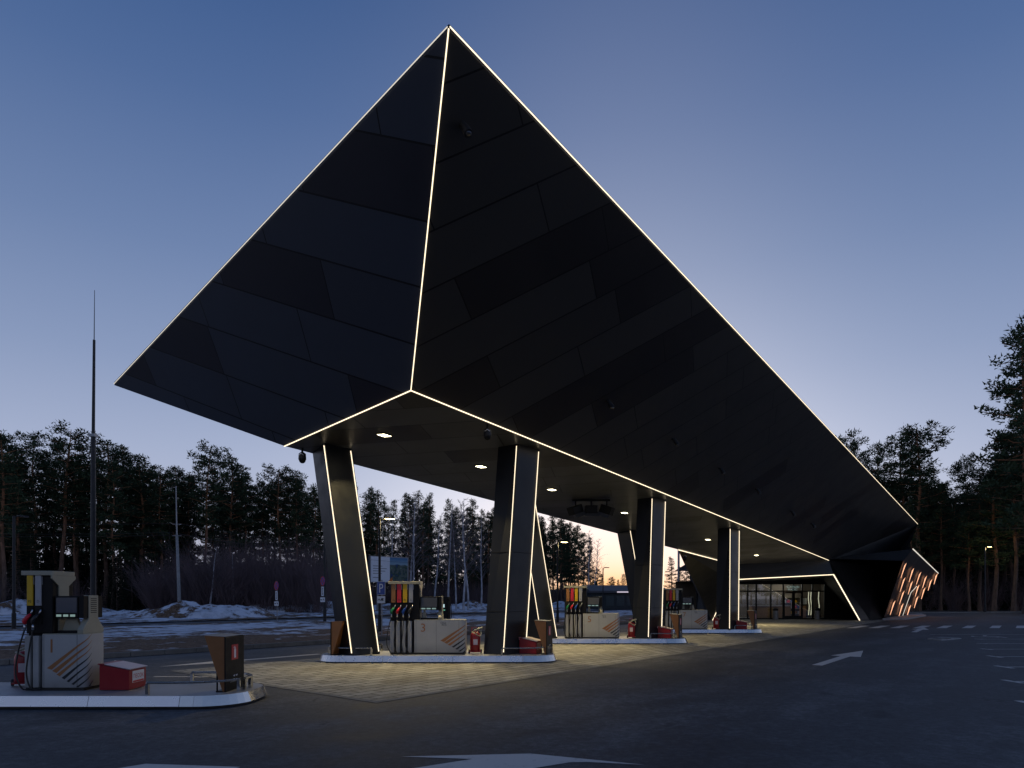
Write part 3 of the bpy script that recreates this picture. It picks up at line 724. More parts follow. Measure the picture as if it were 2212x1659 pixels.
for x, lb in ((18.6, 'dark goods shelf behind the glass beside the outer leaning column'), (25.2, 'pale goods shelf behind the glass beside the door pillar')):
    s_ = thing('shop_shelf', lb, 'shelf', (x, 58.6, .02))
    MB().bx(-.8, .8, .2, .25, 0, 2.0).build('back_panel', wallm, s_)
    for z in (.3, .8, 1.3, 1.8): MB().bx(-.8, .8, -.2, .2, z, z + .04).build('shelf_board', M['cream'], s_)
    for i in range(14):
        zz = (.34, .84, 1.34)[i % 3]; xx = -.7 + (i // 3) * .32
        MB().bx(xx, xx + .2, -.12, .1, zz, zz + .22).build('package', M[('f_red', 'f_yellow', 'f_grey', 'n_blue', 'f_brown')[i % 5]], s_)
MB().bx(sx(1480), sx(1580), 54.6, 54.9, .05, 1.1).build('display_board', M['f_brown'], shop)
MB().bx(sx(1440), sx(1560), 54.3, 54.33, 1.25, 1.75).build('poster', M['white_sign'], shop)
for x0, x1 in ((1575, 1600), (1620, 1650), (1770, 1790)):   # lit curtains/neon tubes by the last panes
    MB().tube([((sx(x0)), 54.1, .35), (sx(x0 + 14), 54.1, 1.1), (sx(x0 - 4), 54.1, 1.7), (sx(x0 + 4), 54.1, 2.3)], .035, 6).build('neon_tube', emit('neon_warm', (1, .82, .5), .9), shop)
# annex slits
Z = lambda x, y: on_plane((x / 6.145 + 2120) * .8848, (y / 6.145 + 1270) * .8848, C_, AN)
ao = AN if AN.y < 0 else -AN
MB().poly([C_, G_, H_, I_, D_]) 
for a, b in [((540, 620), (452, 850)), ((655, 698), (577, 910)), ((765, 757), (688, 948)), ((852, 817), (783, 1003)), ((932, 868), (868, 1042)), ((1015, 782), (957, 948)),
             ((525, 838), (443, 1055)), ((640, 893), (565, 1098)), ((740, 948), (674, 1130)), ((832, 992), (767, 1170)), ((515, 1037), (435, 1245)), ((727, 1120), (660, 1305)),
             ((378, 1185), (296, 1403)), ((502, 1228), (428, 1432)), ((618, 1250), (550, 1437))]:
    p, q = Z(*a), Z(*b); w = (Z(a[0] - 34, a[1] + 44) - p); e = p + w; f = q + (Z(b[0] + 6, b[1] + 2) - q); g = p + (q - p) * .1
    pts = [p + ao * .16, e + ao * .16, q + ao * .16, f + ao * .16]
    MB().poly(pts).build('slit_light', M['slit'], shop)
p0, p1, p2 = Z(478, 1455) + ao * .16, Z(610, 1073) + ao * .16, Z(700, 975) + ao * .16
strip(p0, p1, .035, shop, M['led_dim'], 'door_edge_light'); strip(p1, p2, .035, shop, M['led_dim'], 'door_edge_light')
# bins at the door
def bin_(px, lb):
    c = gr(px, 1338.5)
    t = thing('litter_bin', lb, 'bin', (c.x, c.y, .012), 0, 'round bins by the shop entrance')
    MB().lathe([(.2, 0), (.21, .05), (.21, .85), (.19, .9)], 18).build('body', M['greypost'], t)
    MB().lathe([(.215, .72), (.215, .86), (.12, .95), (.02, .96)], 18).build('lid', M['black'], t)
bin_((895 / 7.9 + 1780) * .8848, 'round grey bin in front of the shop glass between the fixed panes')
bin_((1705 / 7.9 + 1780) * .8848, 'round grey bin in front of the last shop pane near the lit door leg')
# ------------------------------------------------------------------ pump islands
def stadium(xl, xr, y0, y1, r, k=8):
    pts = []
    for cx, cy, a0 in ((xr - r, y0 + r, -90), (xr - r, y1 - r, 0), (xl + r, y1 - r, 90), (xl + r, y0 + r, 180)):
        for i in range(k + 1):
            a = math.radians(a0 + 90 * i / k); pts.append((cx + r * math.cos(a), cy + r * math.sin(a)))
    return pts
def island(label, X0, Yb, xl, xr):
    t = thing('pump_island', label, 'pump island', (X0, Yb, 0), 0, 'raised pump islands with steel kerbs')
    low = stadium(xl, xr, .02, 1.86, .72); top = stadium(xl + .06, xr - .06, .07, 1.81, .66)
    MB().prism(stadium(xl + .03, xr - .03, .05, 1.83, .70), 0.012, .05).build('base', M['plinth'], t)
    MB().prism(stadium(xl + .07, xr - .07, .08, 1.80, .65), .05, DECK).build('deck', M['deckplate'], t)
    n = len(low); main, end = MB(), MB(); cut = xr - .95
    seams = [xl + 1.9 + 1.9 * i for i in range(8)]
    for i in range(n):
        j = (i + 1) % n
        a, b, c, d = (*low[i], .05), (*low[j], .05), (*top[j], DECK + .004), (*top[i], DECK + .004)
        if abs(a[0] - b[0]) > 1.5:        # long straight run: split at the joints
            x0, x1 = a[0], b[0]; lo_, hi = min(x0, x1), max(x0, x1)
            cuts = sorted([lo_, hi, *[s for s in seams if lo_ + .2 < s < hi - .2], *([cut] if lo_ < cut < hi else [])])
            for u, v in zip(cuts[:-1], cuts[1:]):
                g = .004
                f = lambda x: (min(max((x - lo_) / (hi - lo_), 0), 1))
                tl_, th = min(d[0], c[0]), max(d[0], c[0])
                q = [(u + g, a[1], .05), (v - g, a[1], .05), (tl_ + f(v) * (th - tl_) - g, d[1], DECK + .004), (tl_ + f(u) * (th - tl_) + g, d[1], DECK + .004)]
                (end if (u + v) / 2 > cut else main).poly(q)
        else:
            (end if (a[0] + b[0]) / 2 > cut else main).poly([a, b, c, d])
    main.build('kerb_skirt', M['kerb_steel'], t); end.build('end_skirt', M['steel_bright'], t, smooth=False)
    return t
ISL = [(-8.52, 10.40, -4.0, 4.12), (-3.49, 17.65, -1.93, 4.76), (2.14, 24.90, -1.93, 4.76), (7.85, 32.20, -1.93, 4.80)]
ilab = ['near pump island with checker plate deck, outside the canopy, carrying pump number 1', 'pump island under the canopy point carrying pump number 3',
        'pump island in the middle of the canopy carrying pump number 5', 'pump island closest to the shop carrying the pump numbered 7']
for (X0, Yb, xl, xr), lb in zip(ISL, ilab): island(lb, X0, Yb, xl, xr)

# ------------------------------------------------------------------ fuel dispensers
def rounded_cab(x0, x1, d, r, k=8):
    pts = [(x0, 0)]
    for cx, cy, a0 in ((x1 - r, r, -90), (x1 - r, d - r, 0)):
        for i in range(k + 1):
            a = math.radians(a0 + 90 * i / k); pts.append((cx + r * math.cos(a), cy + r * math.sin(a)))
    pts.append((x0, d)); return pts
def dispenser(label, X0, Y0, number, bay, W, tw, grades, wide):
    t = thing('fuel_dispenser', label, 'fuel pump', (X0 * QD, Y0 * QD, DECK), 0, 'fuel pumps on the islands'); t.scale = (QD,) * 3
    Dp = .62; r = .13
    MB().prism([(.0, .03), (W - .04, .03), (W - .02, Dp - .03), (0, Dp - .03)], .0, .055).build('plinth', M['plinth'], t)
    cab = MB().prism(rounded_cab(bay, W, Dp, r), .055, .985).build('cabinet', M['white'], t, bevel=.006)
    MB().prism(rounded_cab(bay + .01, W - .012, Dp - .012, r), .985, 1.0).build('cabinet_top', M['cream'], t)
    for x in ([bay + .05, bay + .63, W - r - .06] if wide else [bay + .03, W - r]):
        MB().bx(x - .0025, x + .0025, -.0015, .02, .06, .98).build('panel_joint', M['joint'], cab)
    MB().lathe([(.012, 0), (.012, .008)], 10).build('lock', M['steel'], cab).matrix_local = Matrix.Translation((bay + (.36 if wide else .36 - .03), 0, .93)) @ Matrix.Rotation(math.radians(90), 4, 'X')
    # hose bay
    MB().bx(0, bay, .10, Dp - .02, .055, 1.0).build('hose_bay', M['black'], t)
    n = len(grades); pitch = (bay - .02) / n
    for i in range(n):
        x = .0 + i * pitch
        MB().bx(x, x + pitch * .66, .0, .10, .055, .96).build('bay_panel', M['white'], t, bevel=.01)
    # pylon over the bay
    MB().bx(.0, tw, .04, Dp - .04, 1.0, 2.02).build('pylon', M['black'], t, bevel=.015)
    MB().prism(rounded_cab(-.06, tw + .025, Dp, .05, 4), 2.02, 2.10).build('pylon_cap', M['cream'], t, bevel=.006)
    MB().prism_x([(.0, 2.02), (Dp, 2.02), (Dp, 1.97), (.44, 1.84), (.44, 1.0), (.18, 1.0), (.18, 1.84), (.0, 1.97)], tw, tw + .02).build('pylon_cladding', M['cream'], t)
    for x in ([.015 + pitch * i + pitch * .83 for i in range(n)]): MB().bx(x - .012, x + .012, .028, .05, 1.86, 2.0).build('card_slot', M['greypost'], t)
    for i, (fm, txt, nm) in enumerate(grades):
        x = .03 + i * pitch; w = pitch * .70
        fl = MB().bx(x, x + w, .015, .04, 1.49, 2.02).build('grade_flag', M[fm], t, bevel=.003)
        lettering('lettering', txt, .062 if len(txt) < 3 else .05, M['ink'], fl, (x + w / 2, .012, 1.545), (1, 0, 0), (0, 0, 1), 'CENTER')
        # nozzle resting in its boot
        xc = x + w * .45
        MB().bx(xc - .05, xc + .06, .02, .06, 1.17, 1.46).build('nozzle_boot', M['joint'], t)
        nz = MB().tube([(xc - .035, -.05, 1.17), (xc - .035, -.045, 1.235), (xc - .01, -.03, 1.285), (xc + .03, 0, 1.34)], [.026, .036, .038, .022], 8).build('nozzle', M[nm], t, smooth=True)
        MB().tube([(xc - .05, -.06, 1.27), (xc - .075, -.05, 1.22), (xc - .05, -.05, 1.17)], .010, 6).build('trigger_guard', M[nm], nz)
        MB().tube([(xc + .03, 0, 1.34), (xc + .05, .0, 1.375), (xc + .062, .01, 1.42)], .014, 8).build('spout', M['steel'], nz, smooth=True)
        MB().tube([(xc - .035, -.05, 1.07), (xc - .035, -.05, 1.17)], [.022, .016], 8).build('swivel', M['steel'], nz, smooth=True)
        sway = (-.06, -.02, .03, -.03)[i % 4]; xe = x + pitch * .92
        pts = []
        ctrl = [V((xc - .035, -.05, 1.08)), V((xc - .07 + sway, -.07, .70)), V((xc - .10 + sway, -.09, .30)), V((xe - .12, -.07, .03)), V((xe, .06, .10)), V((xe, .06, .45)), V((xe, .05, .9))]
        for a in range(len(ctrl) - 1):
            p0, p1, p2, p3 = ctrl[max(a - 1, 0)], ctrl[a], ctrl[a + 1], ctrl[min(a + 2, len(ctrl) - 1)]
            for s in range(6):
                u = s / 6
                pts.append(.5 * ((2 * p1) + (p2 - p0) * u + (2 * p0 - 5 * p1 + 4 * p2 - p3) * u * u + (3 * p1 - p0 - 3 * p2 + p3) * u ** 3))
        pts.append(ctrl[-1])
        for p in pts: p.z = max(p.z, .03)
        MB().tube(pts, .0135, 7).build('hose', M['rubber'], t, smooth=True)
    # display head on its brackets
    dx0, dx1 = tw + .03, tw + (.53 if wide else .44)
    for yb, s in ((.06, 1), (Dp - .06, -1)):
        hd = MB().bx(dx0, dx1, min(yb, yb + .22 * s), max(yb, yb + .22 * s), 1.27, 1.66).build('display_housing', M['black'], t, bevel=.012)
        yf = yb - .003 * s
        MB().bx(dx0 + .025, dx1 - .025, min(yf, yf + .01 * s), max(yf, yf + .01 * s), 1.365, 1.63).build('screen', M['screen'], hd)
        wq = (dx1 - dx0 - .06) / 3
        for i in range(3):
            MB().bx(dx0 + .025 + i * (wq + .005), dx0 + .025 + i * (wq + .005) + wq - .03, min(yf, yf + .01 * s), max(yf, yf + .01 * s), 1.295, 1.335).build('price_display', M['lcd'], hd)
    MB().prism_y([(dx0 + .02, 1.0), (dx1 - .03, 1.0), (dx1 - .12, 1.27), (dx0 + .11, 1.27)] if not wide else [(dx0 + .03, 1.0), (dx0 + .16, 1.0), (dx0 + .12, 1.27), (dx0 + .07, 1.27)], .20, .26).build('display_foot', M['cream'], t)
    MB().bx(dx0, dx1, .12, .5, 1.0, 1.05).build('display_base', M['black'], t)
    bk = MB().prism_x([(.02, 1.0), (.60, 1.0), (.60, 1.07), (.44, 1.26), (.44, 1.67), (.18, 1.67), (.18, 1.26), (.02, 1.07)], dx1 + .01, dx1 + .11).build('display_bracket', M['cream'], t, bevel=.006)
    for ya in (.05, .44): MB().bx(dx1 + .02, dx1 + .10, ya, ya + .13, 1.27, 1.66).build('side_housing', M['black'], t)
    for i in range(8): MB().bx(dx1 + .111, dx1 + .1135, .23, .39, 1.36 + i * .035, 1.372 + i * .035).build('vent', M['joint'], bk)
    # printed number, logo and the fan of stripes that wraps the corner
    nx = bay + (.17 if wide else .08)
    lettering('pump_number', number, .34, M['copper'], cab, (nx, -.004, .655 if wide else .67), (1, 0, 0), (0, 0, 1))
    if wide:
        lettering('logo', 'Oilub', .072, M['ink'], cab, (W - .72, -.004, .885), (1, 0, 0), (0, 0, 1), sx=1.0)
        lettering('logo', 'RCC', .072, M['ink'], cab, (W - .685, -.004, .825), (1, 0, 0), (0, 0, 1))
        lettering('logo', 'TM', .02, M['ink'], cab, (W - .49, -.004, .925), (1, 0, 0), (0, 0, 1))
    def bend(x, z):
        xc = W - r
        if x <= xc: return (x, -.003, z)
        a = (x - xc) / r
        if a < math.pi / 2: return (xc + (r + .003) * math.sin(a), r - (r + .003) * math.cos(a), z)
        return (W + .003, r + (x - xc) - r * math.pi / 2, z)
    if wide:
        zx = lambda x: (x - 92) * .001697 + (W - 2.16); zz = lambda y: (1375 - y) * .001697
        fan = [((940, 1138), (1000, 1165), (1365, 885), (1365, 872)), ((1002, 1170), (1052, 1195), (1365, 955), (1365, 940)), ((1060, 1208), (1105, 1225), (1365, 1027), (1365, 1012)),
               ((1130, 1245), (1165, 1258), (1365, 1112), (1365, 1095)), ((1190, 1280), (1222, 1292), (1365, 1182), (1365, 1162)), ((1245, 1316), (1275, 1326), (1365, 1257), (1365, 1240)), ((1305, 1345), (1345, 1347), (1365, 1335), (1365, 1305))]
    else:
        zx = lambda x: (x - 258) * .00164; zz = lambda y: (1425 - y) * .00164
        fan = [((497, 1183), (550, 1200), (985, 822), (985, 818)), ((553, 1212), (600, 1235), (985, 893), (985, 889)), ((600, 1250), (635, 1270), (980, 962), (980, 958)),
               ((655, 1285), (685, 1303), (985, 1032), (985, 1027)), ((707, 1322), (733, 1333), (985, 1101), (985, 1096)), ((758, 1352), (783, 1362), (990, 1174), (990, 1170)),
               ((805, 1386), (832, 1388), (990, 1247), (990, 1243)), ((930, 1386), (955, 1386), (1000, 1332), (1000, 1328))]
    for i, (a, b, c, d) in enumerate(fan):
        mb = MB(); k = 18
        for s in range(k):
            u0, u1 = s / k, (s + 1) / k
            L = lambda p, q, u: (zx(p[0] + (q[0] - p[0]) * u), zz(p[1] + (q[1] - p[1]) * u))
            # each stripe hollows towards its tip
            q = [L(b, c, u0), L(b, c, u1), L(a, d, u1), L(a, d, u0)]
            mb.poly([bend(*p) for p in q])
        mb.build('stripe', M['copper'] if i < 3 else M['ink'], cab)
    return t
G4 = [('f_brown', '100', 'n_green'), ('f_red', '95', 'n_red'), ('f_yellow', '92', 'n_blue'), ('f_grey', 'D', 'n_black')]
G2 = [('f_yellow', '92', 'n_red'), ('f_grey', 'D', 'n_black')]
G3 = [('f_red', '95', 'n_red'), ('f_yellow', '92', 'n_blue'), ('f_grey', 'D', 'n_black')]
dispenser('slim white fuel pump marked 1 with a yellow and a grey grade flag', ISL[0][0], ISL[0][1] + .95, '1', .31, 1.05, .46, G2, False)
for i, n in ((1, '3'), (2, '5'), (3, '7')):
    dispenser({'3': 'wide white fuel pump marked 3 with four coloured grade flags between the front columns', '5': 'wide white fuel pump marked 5 with four coloured grade flags, mid canopy',
               '7': 'wide white fuel pump marked 7, partly behind a column and nearest the shop'}[n], ISL[i][0], ISL[i][1] + .95, n, .69, 2.16, .83, G4, True)

# ------------------------------------------------------------------ island furniture
def copies(make, places, group):
    first = None
    for (x, y, rz, lb) in places:
        if group[:3] != 'low': x, y = x * QD, y * QD
        if first is None: first = make(lb, (x, y, DECK), rz, group)
        else: copy_thing(first, (x, y, DECK), rz, lb, group)
def extinguisher(lb, l, rz, g):
    t = thing('fire_extinguisher', lb, 'extinguisher', l, rz, g)
    MB().lathe([(.13, .07), (.145, .09), (.145, .50), (.13, .56), (.07, .61), (.035, .63)], 20).build('cylinder', M['red'], t, smooth=True)
    MB().bx(-.16, .16, -.14, .12, .05, .075).build('trolley_base', M['red'], t)
    for s in (-1, 1):
        MB().lathe([(.06, -.02), (.065, -.015), (.065, .015), (.06, .02)], 14).build('wheel', M['rubber'], t).matrix_local = Matrix.Translation((s * .17, .06, .066)) @ Matrix.Rotation(math.radians(90), 4, 'Y')
    MB().tube([(-.09, .16, .1), (-.09, .18, .74), (.09, .18, .74), (.09, .16, .1)], .012, 6).build('handle', M['red'], t)
    MB().tube([(0, 0, .62), (0, 0, .69)], .025, 8).build('valve', M['steel'], t)
    hs = [(0, -.02, .67), (.08, -.05, .70), (.16, -.06, .66), (.17, -.10, .56), (.13, -.15, .50), (.05, -.165, .54), (-.04, -.165, .60), (-.10, -.13, .62)]
    MB().tube(hs, .017, 7).build('hose', M['cream'], t, smooth=True)
    MB().tube([(-.06, -.10, .64), (.06, -.08, .70), (.20, -.06, .74)], [.022, .022, .034], 8).build('horn', M['cream'], t, smooth=True)
    MB().bx(-.06, .06, -.1475, -.1445, .26, .42).build('label_plate', M['red_top'], t)
    return t
copies(extinguisher, [(-9.02, 12.0, .5, 'wheeled red fire extinguisher with pale hose beside pump 1'),
                      (-1.07, 18.9, .1, 'wheeled red fire extinguisher standing between pump 3 and a leaning column'),
                      (4.83, 26.2, -.3, 'wheeled red fire extinguisher standing between pump 5 and a leaning column'),
                      (10.52, 33.45, -.2, 'wheeled red fire extinguisher standing between pump 7 and a leaning column')], 'wheeled fire extinguishers on the pump islands')

def sandbox(lb, l, rz, g):
    t = thing('sand_box', lb, 'sand box', l, rz, g)
    MB().prism_y([(-.25, .01), (.25, .01), (.25, .345), (-.25, .445)], -.27, .27).build('body', M['red'], t, bevel=.006)
    MB().prism_y([(-.16, .444), (.27, .355), (.275, .370), (-.155, .459)], -.285, .285).build('lid', M['red_top'], t, bevel=.004)
    MB().prism_y([(-.27, .445), (-.16, .445), (-.16, .458), (-.27, .462)], -.285, .285).build('hinge_rail', M['red'], t)
    for y in (-.2, .2): MB().bx(-.275, -.25, y - .03, y + .03, .40, .47).build('hinge', M['steel'], t)
    s = MB().bx(.2505, .254, -.17, .20, .12, .32).build('sign_plate', M['white_sign'], t)
    MB().bx(.2545, .2555, -.155, .185, .125, .155).build('sign_band', M['red_sign'], s)
    lettering('lettering', 'ПЕСОК', .098, M['red_sign'], s, (.2562, .015, .195), (0, 1, 0), (0, 0, 1), 'CENTER', sx=.95)
    return t
copies(sandbox, [(-6.98, 11.66, .03, 'red sand box with pale sloping lid and ПЕСОК plate beside pump 1'),
                 (.55, 19.02, math.radians(-20), 'red sand box at the foot of the column past pump 3'),
                 (6.20, 26.27, math.radians(-22), 'red sand box at the foot of the column past pump 5'),
                 (11.87, 33.55, math.radians(-22), 'red sand box at the foot of the last column past pump 7')], 'red sand boxes on the pump islands')

def wedge(lb, l, rz, g):
    t = thing('fire_post', lb, 'fire post', l, rz, g)
    # profile in x-z: upright face at x = 0, tapering to a point at its foot
    MB().prism_y([(-.035, 0), (0, 0), (0, .93), (-.345, .95)], -.36, .36).build('cladding', M['brown'], t, bevel=.004)
    MB().prism_y([(0, .0), (.02, .0), (.02, .915), (0, .93)], -.375, .375).build('face_panel', M['black'], t)
    MB().poly([(-.36, -.37, .953), (.02, -.37, .932), (.02, .37, .932), (-.36, .37, .953)]).build('top_plate', M['concrete'], t)
    s = MB().bx(.0205, .0235, -.14, .12, .52, .78).build('sign_plate', M['red_sign'], t)
    mb = MB()
    for q in ([(-.045, .55), (.03, .55), (.03, .70), (-.045, .70)], [(-.04, .705), (.025, .705), (.005, .735), (-.02, .735)], [(-.06, .715), (-.03, .735), (.0, .745), (-.02, .755), (-.065, .73)]):
        mb.poly([(.0242, y, z) for y, z in q])
    mb.build('extinguisher_symbol', M['white_sign'], s)
    for y, tx in ((-.07, 'J'), (.03, 'L')):
        MB().tube([(.023, y, .25), (.023, y + .03, .235), (.023, y + .05, .255)], .008, 5).build('hook_symbol', M['white_sign'], t)
    for z in (.165, .14): MB().bx(.0205, .0225, -.25 + (.165 - z) * 2, .25, z, z + .009).build('text_line', M['greypost'], t)
    MB().bar((-.14, -.33, 0), (-.14, -.33, .42), .02).build('stay', M['black'], t)
    MB().bx(-.15, .02, -.36, .36, 0, .02).build('base_plate', M['black'], t)
    return t
copies(wedge, [(-4.95, 11.56, 0, 'wedge-shaped brown and black fire post with red extinguisher sign on the near island'),
               (1.08, 18.95, math.radians(-16), 'wedge-shaped brown fire post at the rounded end of the pump 3 island'),
               (-5.05, 18.75, math.radians(170), 'wedge-shaped brown fire post turned away, beside the first leaning column'),
               (6.78, 26.2, math.radians(-24), 'wedge-shaped brown fire post at the rounded end of the pump 5 island'),
               (12.55, 33.5, math.radians(-28), 'wedge-shaped dark fire post at the island end in front of the shop glass')], 'wedge-shaped fire posts on the island ends')

def guard(lb, l, rz, g):
    t = thing('guard_rail', lb, 'guard rail', l, rz, g)
    def path(pts, name):
        mb = MB()
        for a, b in zip(pts[:-1], pts[1:]): mb.bar(a, b, .055, .035)
        return mb.build(name, M['steel_bright'], t, bevel=.004)
    front = [(-.95, -.74, .20), (-.5, -.74, .20), (-.06, -.66, .20), (.20, -.46, .20), (.34, -.26, .20)]
    path(front, 'rail'); path([(x, -y, z) for x, y, z in front], 'rail')
    path([(.38, -.12, .20), (.39, .12, .20)], 'rail')
    for p in (front[0], front[-1]):
        for s in (1, -1): MB().bar((p[0], p[1] * s, 0), (p[0], p[1] * s, .185), .05).build('post', M['steel_bright'], t)
    for s in (1, -1): MB().bar((.38, .12 * s, 0), (.38, .12 * s, .185), .05).build('post', M['steel_bright'], t)
    return t
gp = []
glab = ['low steel guard rail around the rounded end of the pump 1 island', 'low steel guard rail around the sand box end of the pump 3 island', 'low steel guard rail around the sand box end of the pump 5 island', 'low steel guard rail around the island end in front of the shop']
for (X0, Yb, xl, xr), lb in zip(ISL, glab): gp.append((X0 + xr - .60, Yb + .94, 0, lb))
gp.append((ISL[1][0] + ISL[1][2] + .60, ISL[1][1] + .94, math.pi, 'low steel guard rail at the pump 3 island end beside the first column'))
copies(guard, gp, 'low steel guard rails on the island ends')
# ------------------------------------------------------------------ posts, signs, poles
def lamp_post(lb, x, y, h, rz, lit=True, base=.02, w=.07):
    t = thing('street_lamp', lb, 'street lamp', (x, y, base), rz, 'dark street lamps around the station')
    MB().tube([(0, 0, 0), (0, 0, .9), (0, 0, .92), (0, 0, h)], [w * 1.35, w * 1.35, w, w * .8], 12).build('pole', M['darkpost'], t)
    MB().bx(-.14, .14, -.14, .14, 0, .03).build('base_plate', M['darkpost'], t)
    MB().bar((0, 0, h - .05), (.42, 0, h + .03), .05).build('arm', M['darkpost'], t)
    hd = MB().bx(.2, .75, -.12, .12, h, h + .07).build('lamp_head', M['darkpost'], t, bevel=.015)
    MB().bx(.25, .72, -.1, .1, h - .012, h - .001).build('lens', M['lampglow'] if lit else M['screen'], hd)
    if lit:
        l = bpy.data.lights.new('lamp', 'POINT'); l.energy = 60 if y < 70 else 130; l.color = (1, .78, .38); l.shadow_soft_size = .15
        lo = bpy.data.objects.new('lamp', l); col.objects.link(lo); lo.parent = t; lo.location = (.48, 0, h - .2)
    return t
p = gr(820, 1368.5); lamp_post('lit street lamp standing behind the parking sign and the front column', p.x, p.y, 5.75, .3)
p = gr(1204.5, 1347.7); lamp_post('lit street lamp seen between the leaning column pairs, before the thin pines', p.x, p.y, 5.6, .4)
p = gr(1302.7, 1326); lamp_post('unlit slim lamp post behind pump 5 against the sunset', p.x, p.y, 5.1, .4, False)
p = gr(30, 1359.8); lamp_post('unlit dark lamp post on the snowy verge behind pump 1', p.x, p.y, 6.4, 1.2, False, w=.085)
p = gr(701.5, 1344.4); lamp_post('tall dark lamp post carrying a no-stopping sign beside the first leaning column', p.x, p.y, 7.3, .4, False, w=.09)
SP = (p.x, p.y)
a = at(2128, 1182, 75.5); lamp_post('lit street lamp against the dark pine wood beyond the car park', a.x, 75.5, 7.6, 0, True, .1, .08)

def arc(cx, cz, r0, r1, a0, a1, k=24):
    out = [(cx + r1 * math.cos(math.radians(a0 + (a1 - a0) * i / k)), cz + r1 * math.sin(math.radians(a0 + (a1 - a0) * i / k))) for i in range(k + 1)]
    inn = [(cx + r0 * math.cos(math.radians(a1 + (a0 - a1) * i / k)), cz + r0 * math.sin(math.radians(a1 + (a0 - a1) * i / k))) for i in range(k + 1)]
    return out + inn
def no_stopping(lb, x, y, h, rz, post=True):
    t = thing('road_sign', lb, 'road sign', (x, y, .05), rz, 'no-stopping signs along the road')
    if post: MB().tube([(0, .05, 0), (0, .05, h + .35)], .03, 8).build('post', M['greypost'], t)
    y0 = -.02 if post else -.12
    dsc = MB().prism_y([(.34 * math.cos(math.radians(12 * i)), h + .34 * math.sin(math.radians(12 * i))) for i in range(30)], y0, y0 + .02).build('disc', M['blue_sign'], t)
    mb = MB(); n = 40
    for i in range(n):
        a0, a1 = 2 * math.pi * i / n, 2 * math.pi * (i + 1) / n
        mb.poly([(r * math.cos(a), y0 - .004, h + r * math.sin(a)) for r, a in ((.27, a0), (.34, a0), (.34, a1), (.27, a1))])
    for s in (1, -1):
        q = V((math.cos(math.radians(45)) * .28, 0, s * math.sin(math.radians(45)) * .28)); nq = V((-q.z, 0, q.x)).normalized() * .04
        mb.poly([p + V((0, y0 - .0045 - .0005 * s, h)) for p in (q - nq, q + nq, -q + nq, -q - nq)])
    mb.build('red_marking', M['red_sign'], dsc)
    pl = MB().bx(-.17, .17, y0, y0 + .015, h - 1.08, h - .40).build('plate', M['white_sign'], t)
    mb = MB().poly([(-.03, y0 - .004, h - .95), (.03, y0 - .004, h - .95), (.03, y0 - .004, h - .53), (-.03, y0 - .004, h - .53)])
    for s, z in ((1, h - .45), (-1, h - 1.03)): mb.poly([(0, y0 - .004, z), (-.08, y0 - .004, z - .12 * s), (.08, y0 - .004, z - .12 * s)])
    mb.build('arrow', M['ink'], pl)
    p2 = MB().bx(-.34, .34, y0, y0 + .015, h - 1.52, h - 1.18).build('plate', M['white_sign'], t)
    MB().poly([(-.28, y0 - .004, h - 1.38), (-.02, y0 - .004, h - 1.4), (-.02, y0 - .004, h - 1.34), (-.28, y0 - .004, h - 1.32)]).poly([(.05, y0 - .004, h - 1.30), (.22, y0 - .004, h - 1.43), (.3, y0 - .004, h - 1.38), (.12, y0 - .004, h - 1.25)]).build('tow_symbol', M['ink'], p2)
    return t
no_stopping('round no-stopping sign on the dark lamp post beside the first column', SP[0] - .05, SP[1], 2.95, -.8, False)
p = gr(597.5, 1342); no_stopping('round no-stopping sign on its own grey post by the snow mound', p.x, p.y, 2.65, -.75)
# charging bay sign
p = gr(823.5, 1377)
t = thing('parking_sign', 'blue P parking sign with a charging-plug plate beside pump 3', 'road sign', (p.x, p.y, .1), -.62)
MB().tube([(0, .04, 0), (0, .04, 2.5)], .028, 8).build('post', M['greypost'], t)
b = MB().bx(-.26, .26, -.01, .01, 1.83, 2.43).build('panel', M['white_sign'], t, bevel=.004)
MB().bx(-.245, .245, -.014, -.0105, 1.845, 2.415).build('blue_field', M['blue_sign'], b)
lettering('lettering', 'P', .58, M['white_sign'], b, (0.0, -.018, 1.93), (1, 0, 0), (0, 0, 1), 'CENTER')
b = MB().bx(-.25, .25, -.01, .01, 1.45, 1.77).build('plate', M['white_sign'], t)
MB().tube([(-.2, -.014, 1.58), (-.12, -.014, 1.64), (-.05, -.014, 1.57), (.02, -.014, 1.62)], .016, 6).build('cable_symbol', M['ink'], b)
MB().prism_y([(.02, 1.57), (.08, 1.55), (.13, 1.58), (.13, 1.66), (.08, 1.69), (.02, 1.67)], -.018, -.0105).bx(.13, .19, -.018, -.0105, 1.575, 1.60).bx(.13, .19, -.018, -.0105, 1.64, 1.665).build('plug_symbol', M['ink'], b)
# charging post at the kerb
p = K(9.6, 1.0)
t = thing('charging_station', 'dark electric charging post with a lit screen behind pump 3', 'charging post', (p.x, p.y, .1), -.35)
MB().bx(-.24, .24, -.16, .16, 0, 1.75).build('cabinet', M['black'], t, bevel=.03)
MB().bx(-.14, .06, -.166, -.16, 1.22, 1.38).build('screen', emit('charger_screen', (.62, .86, .9), .85), t)
for x in (-.13, .0): MB().bx(x, x + .09, -.166, -.16, 1.08, 1.11).build('status_light', emit('charger_green', (.25, .9, .6), .7), t)
MB().tube([(.26, 0, 1.6), (.36, -.05, 1.3), (.38, -.05, .8), (.30, -.05, .4), (.26, 0, .7)], .02, 7).build('cable', M['rubber'], t, smooth=True)

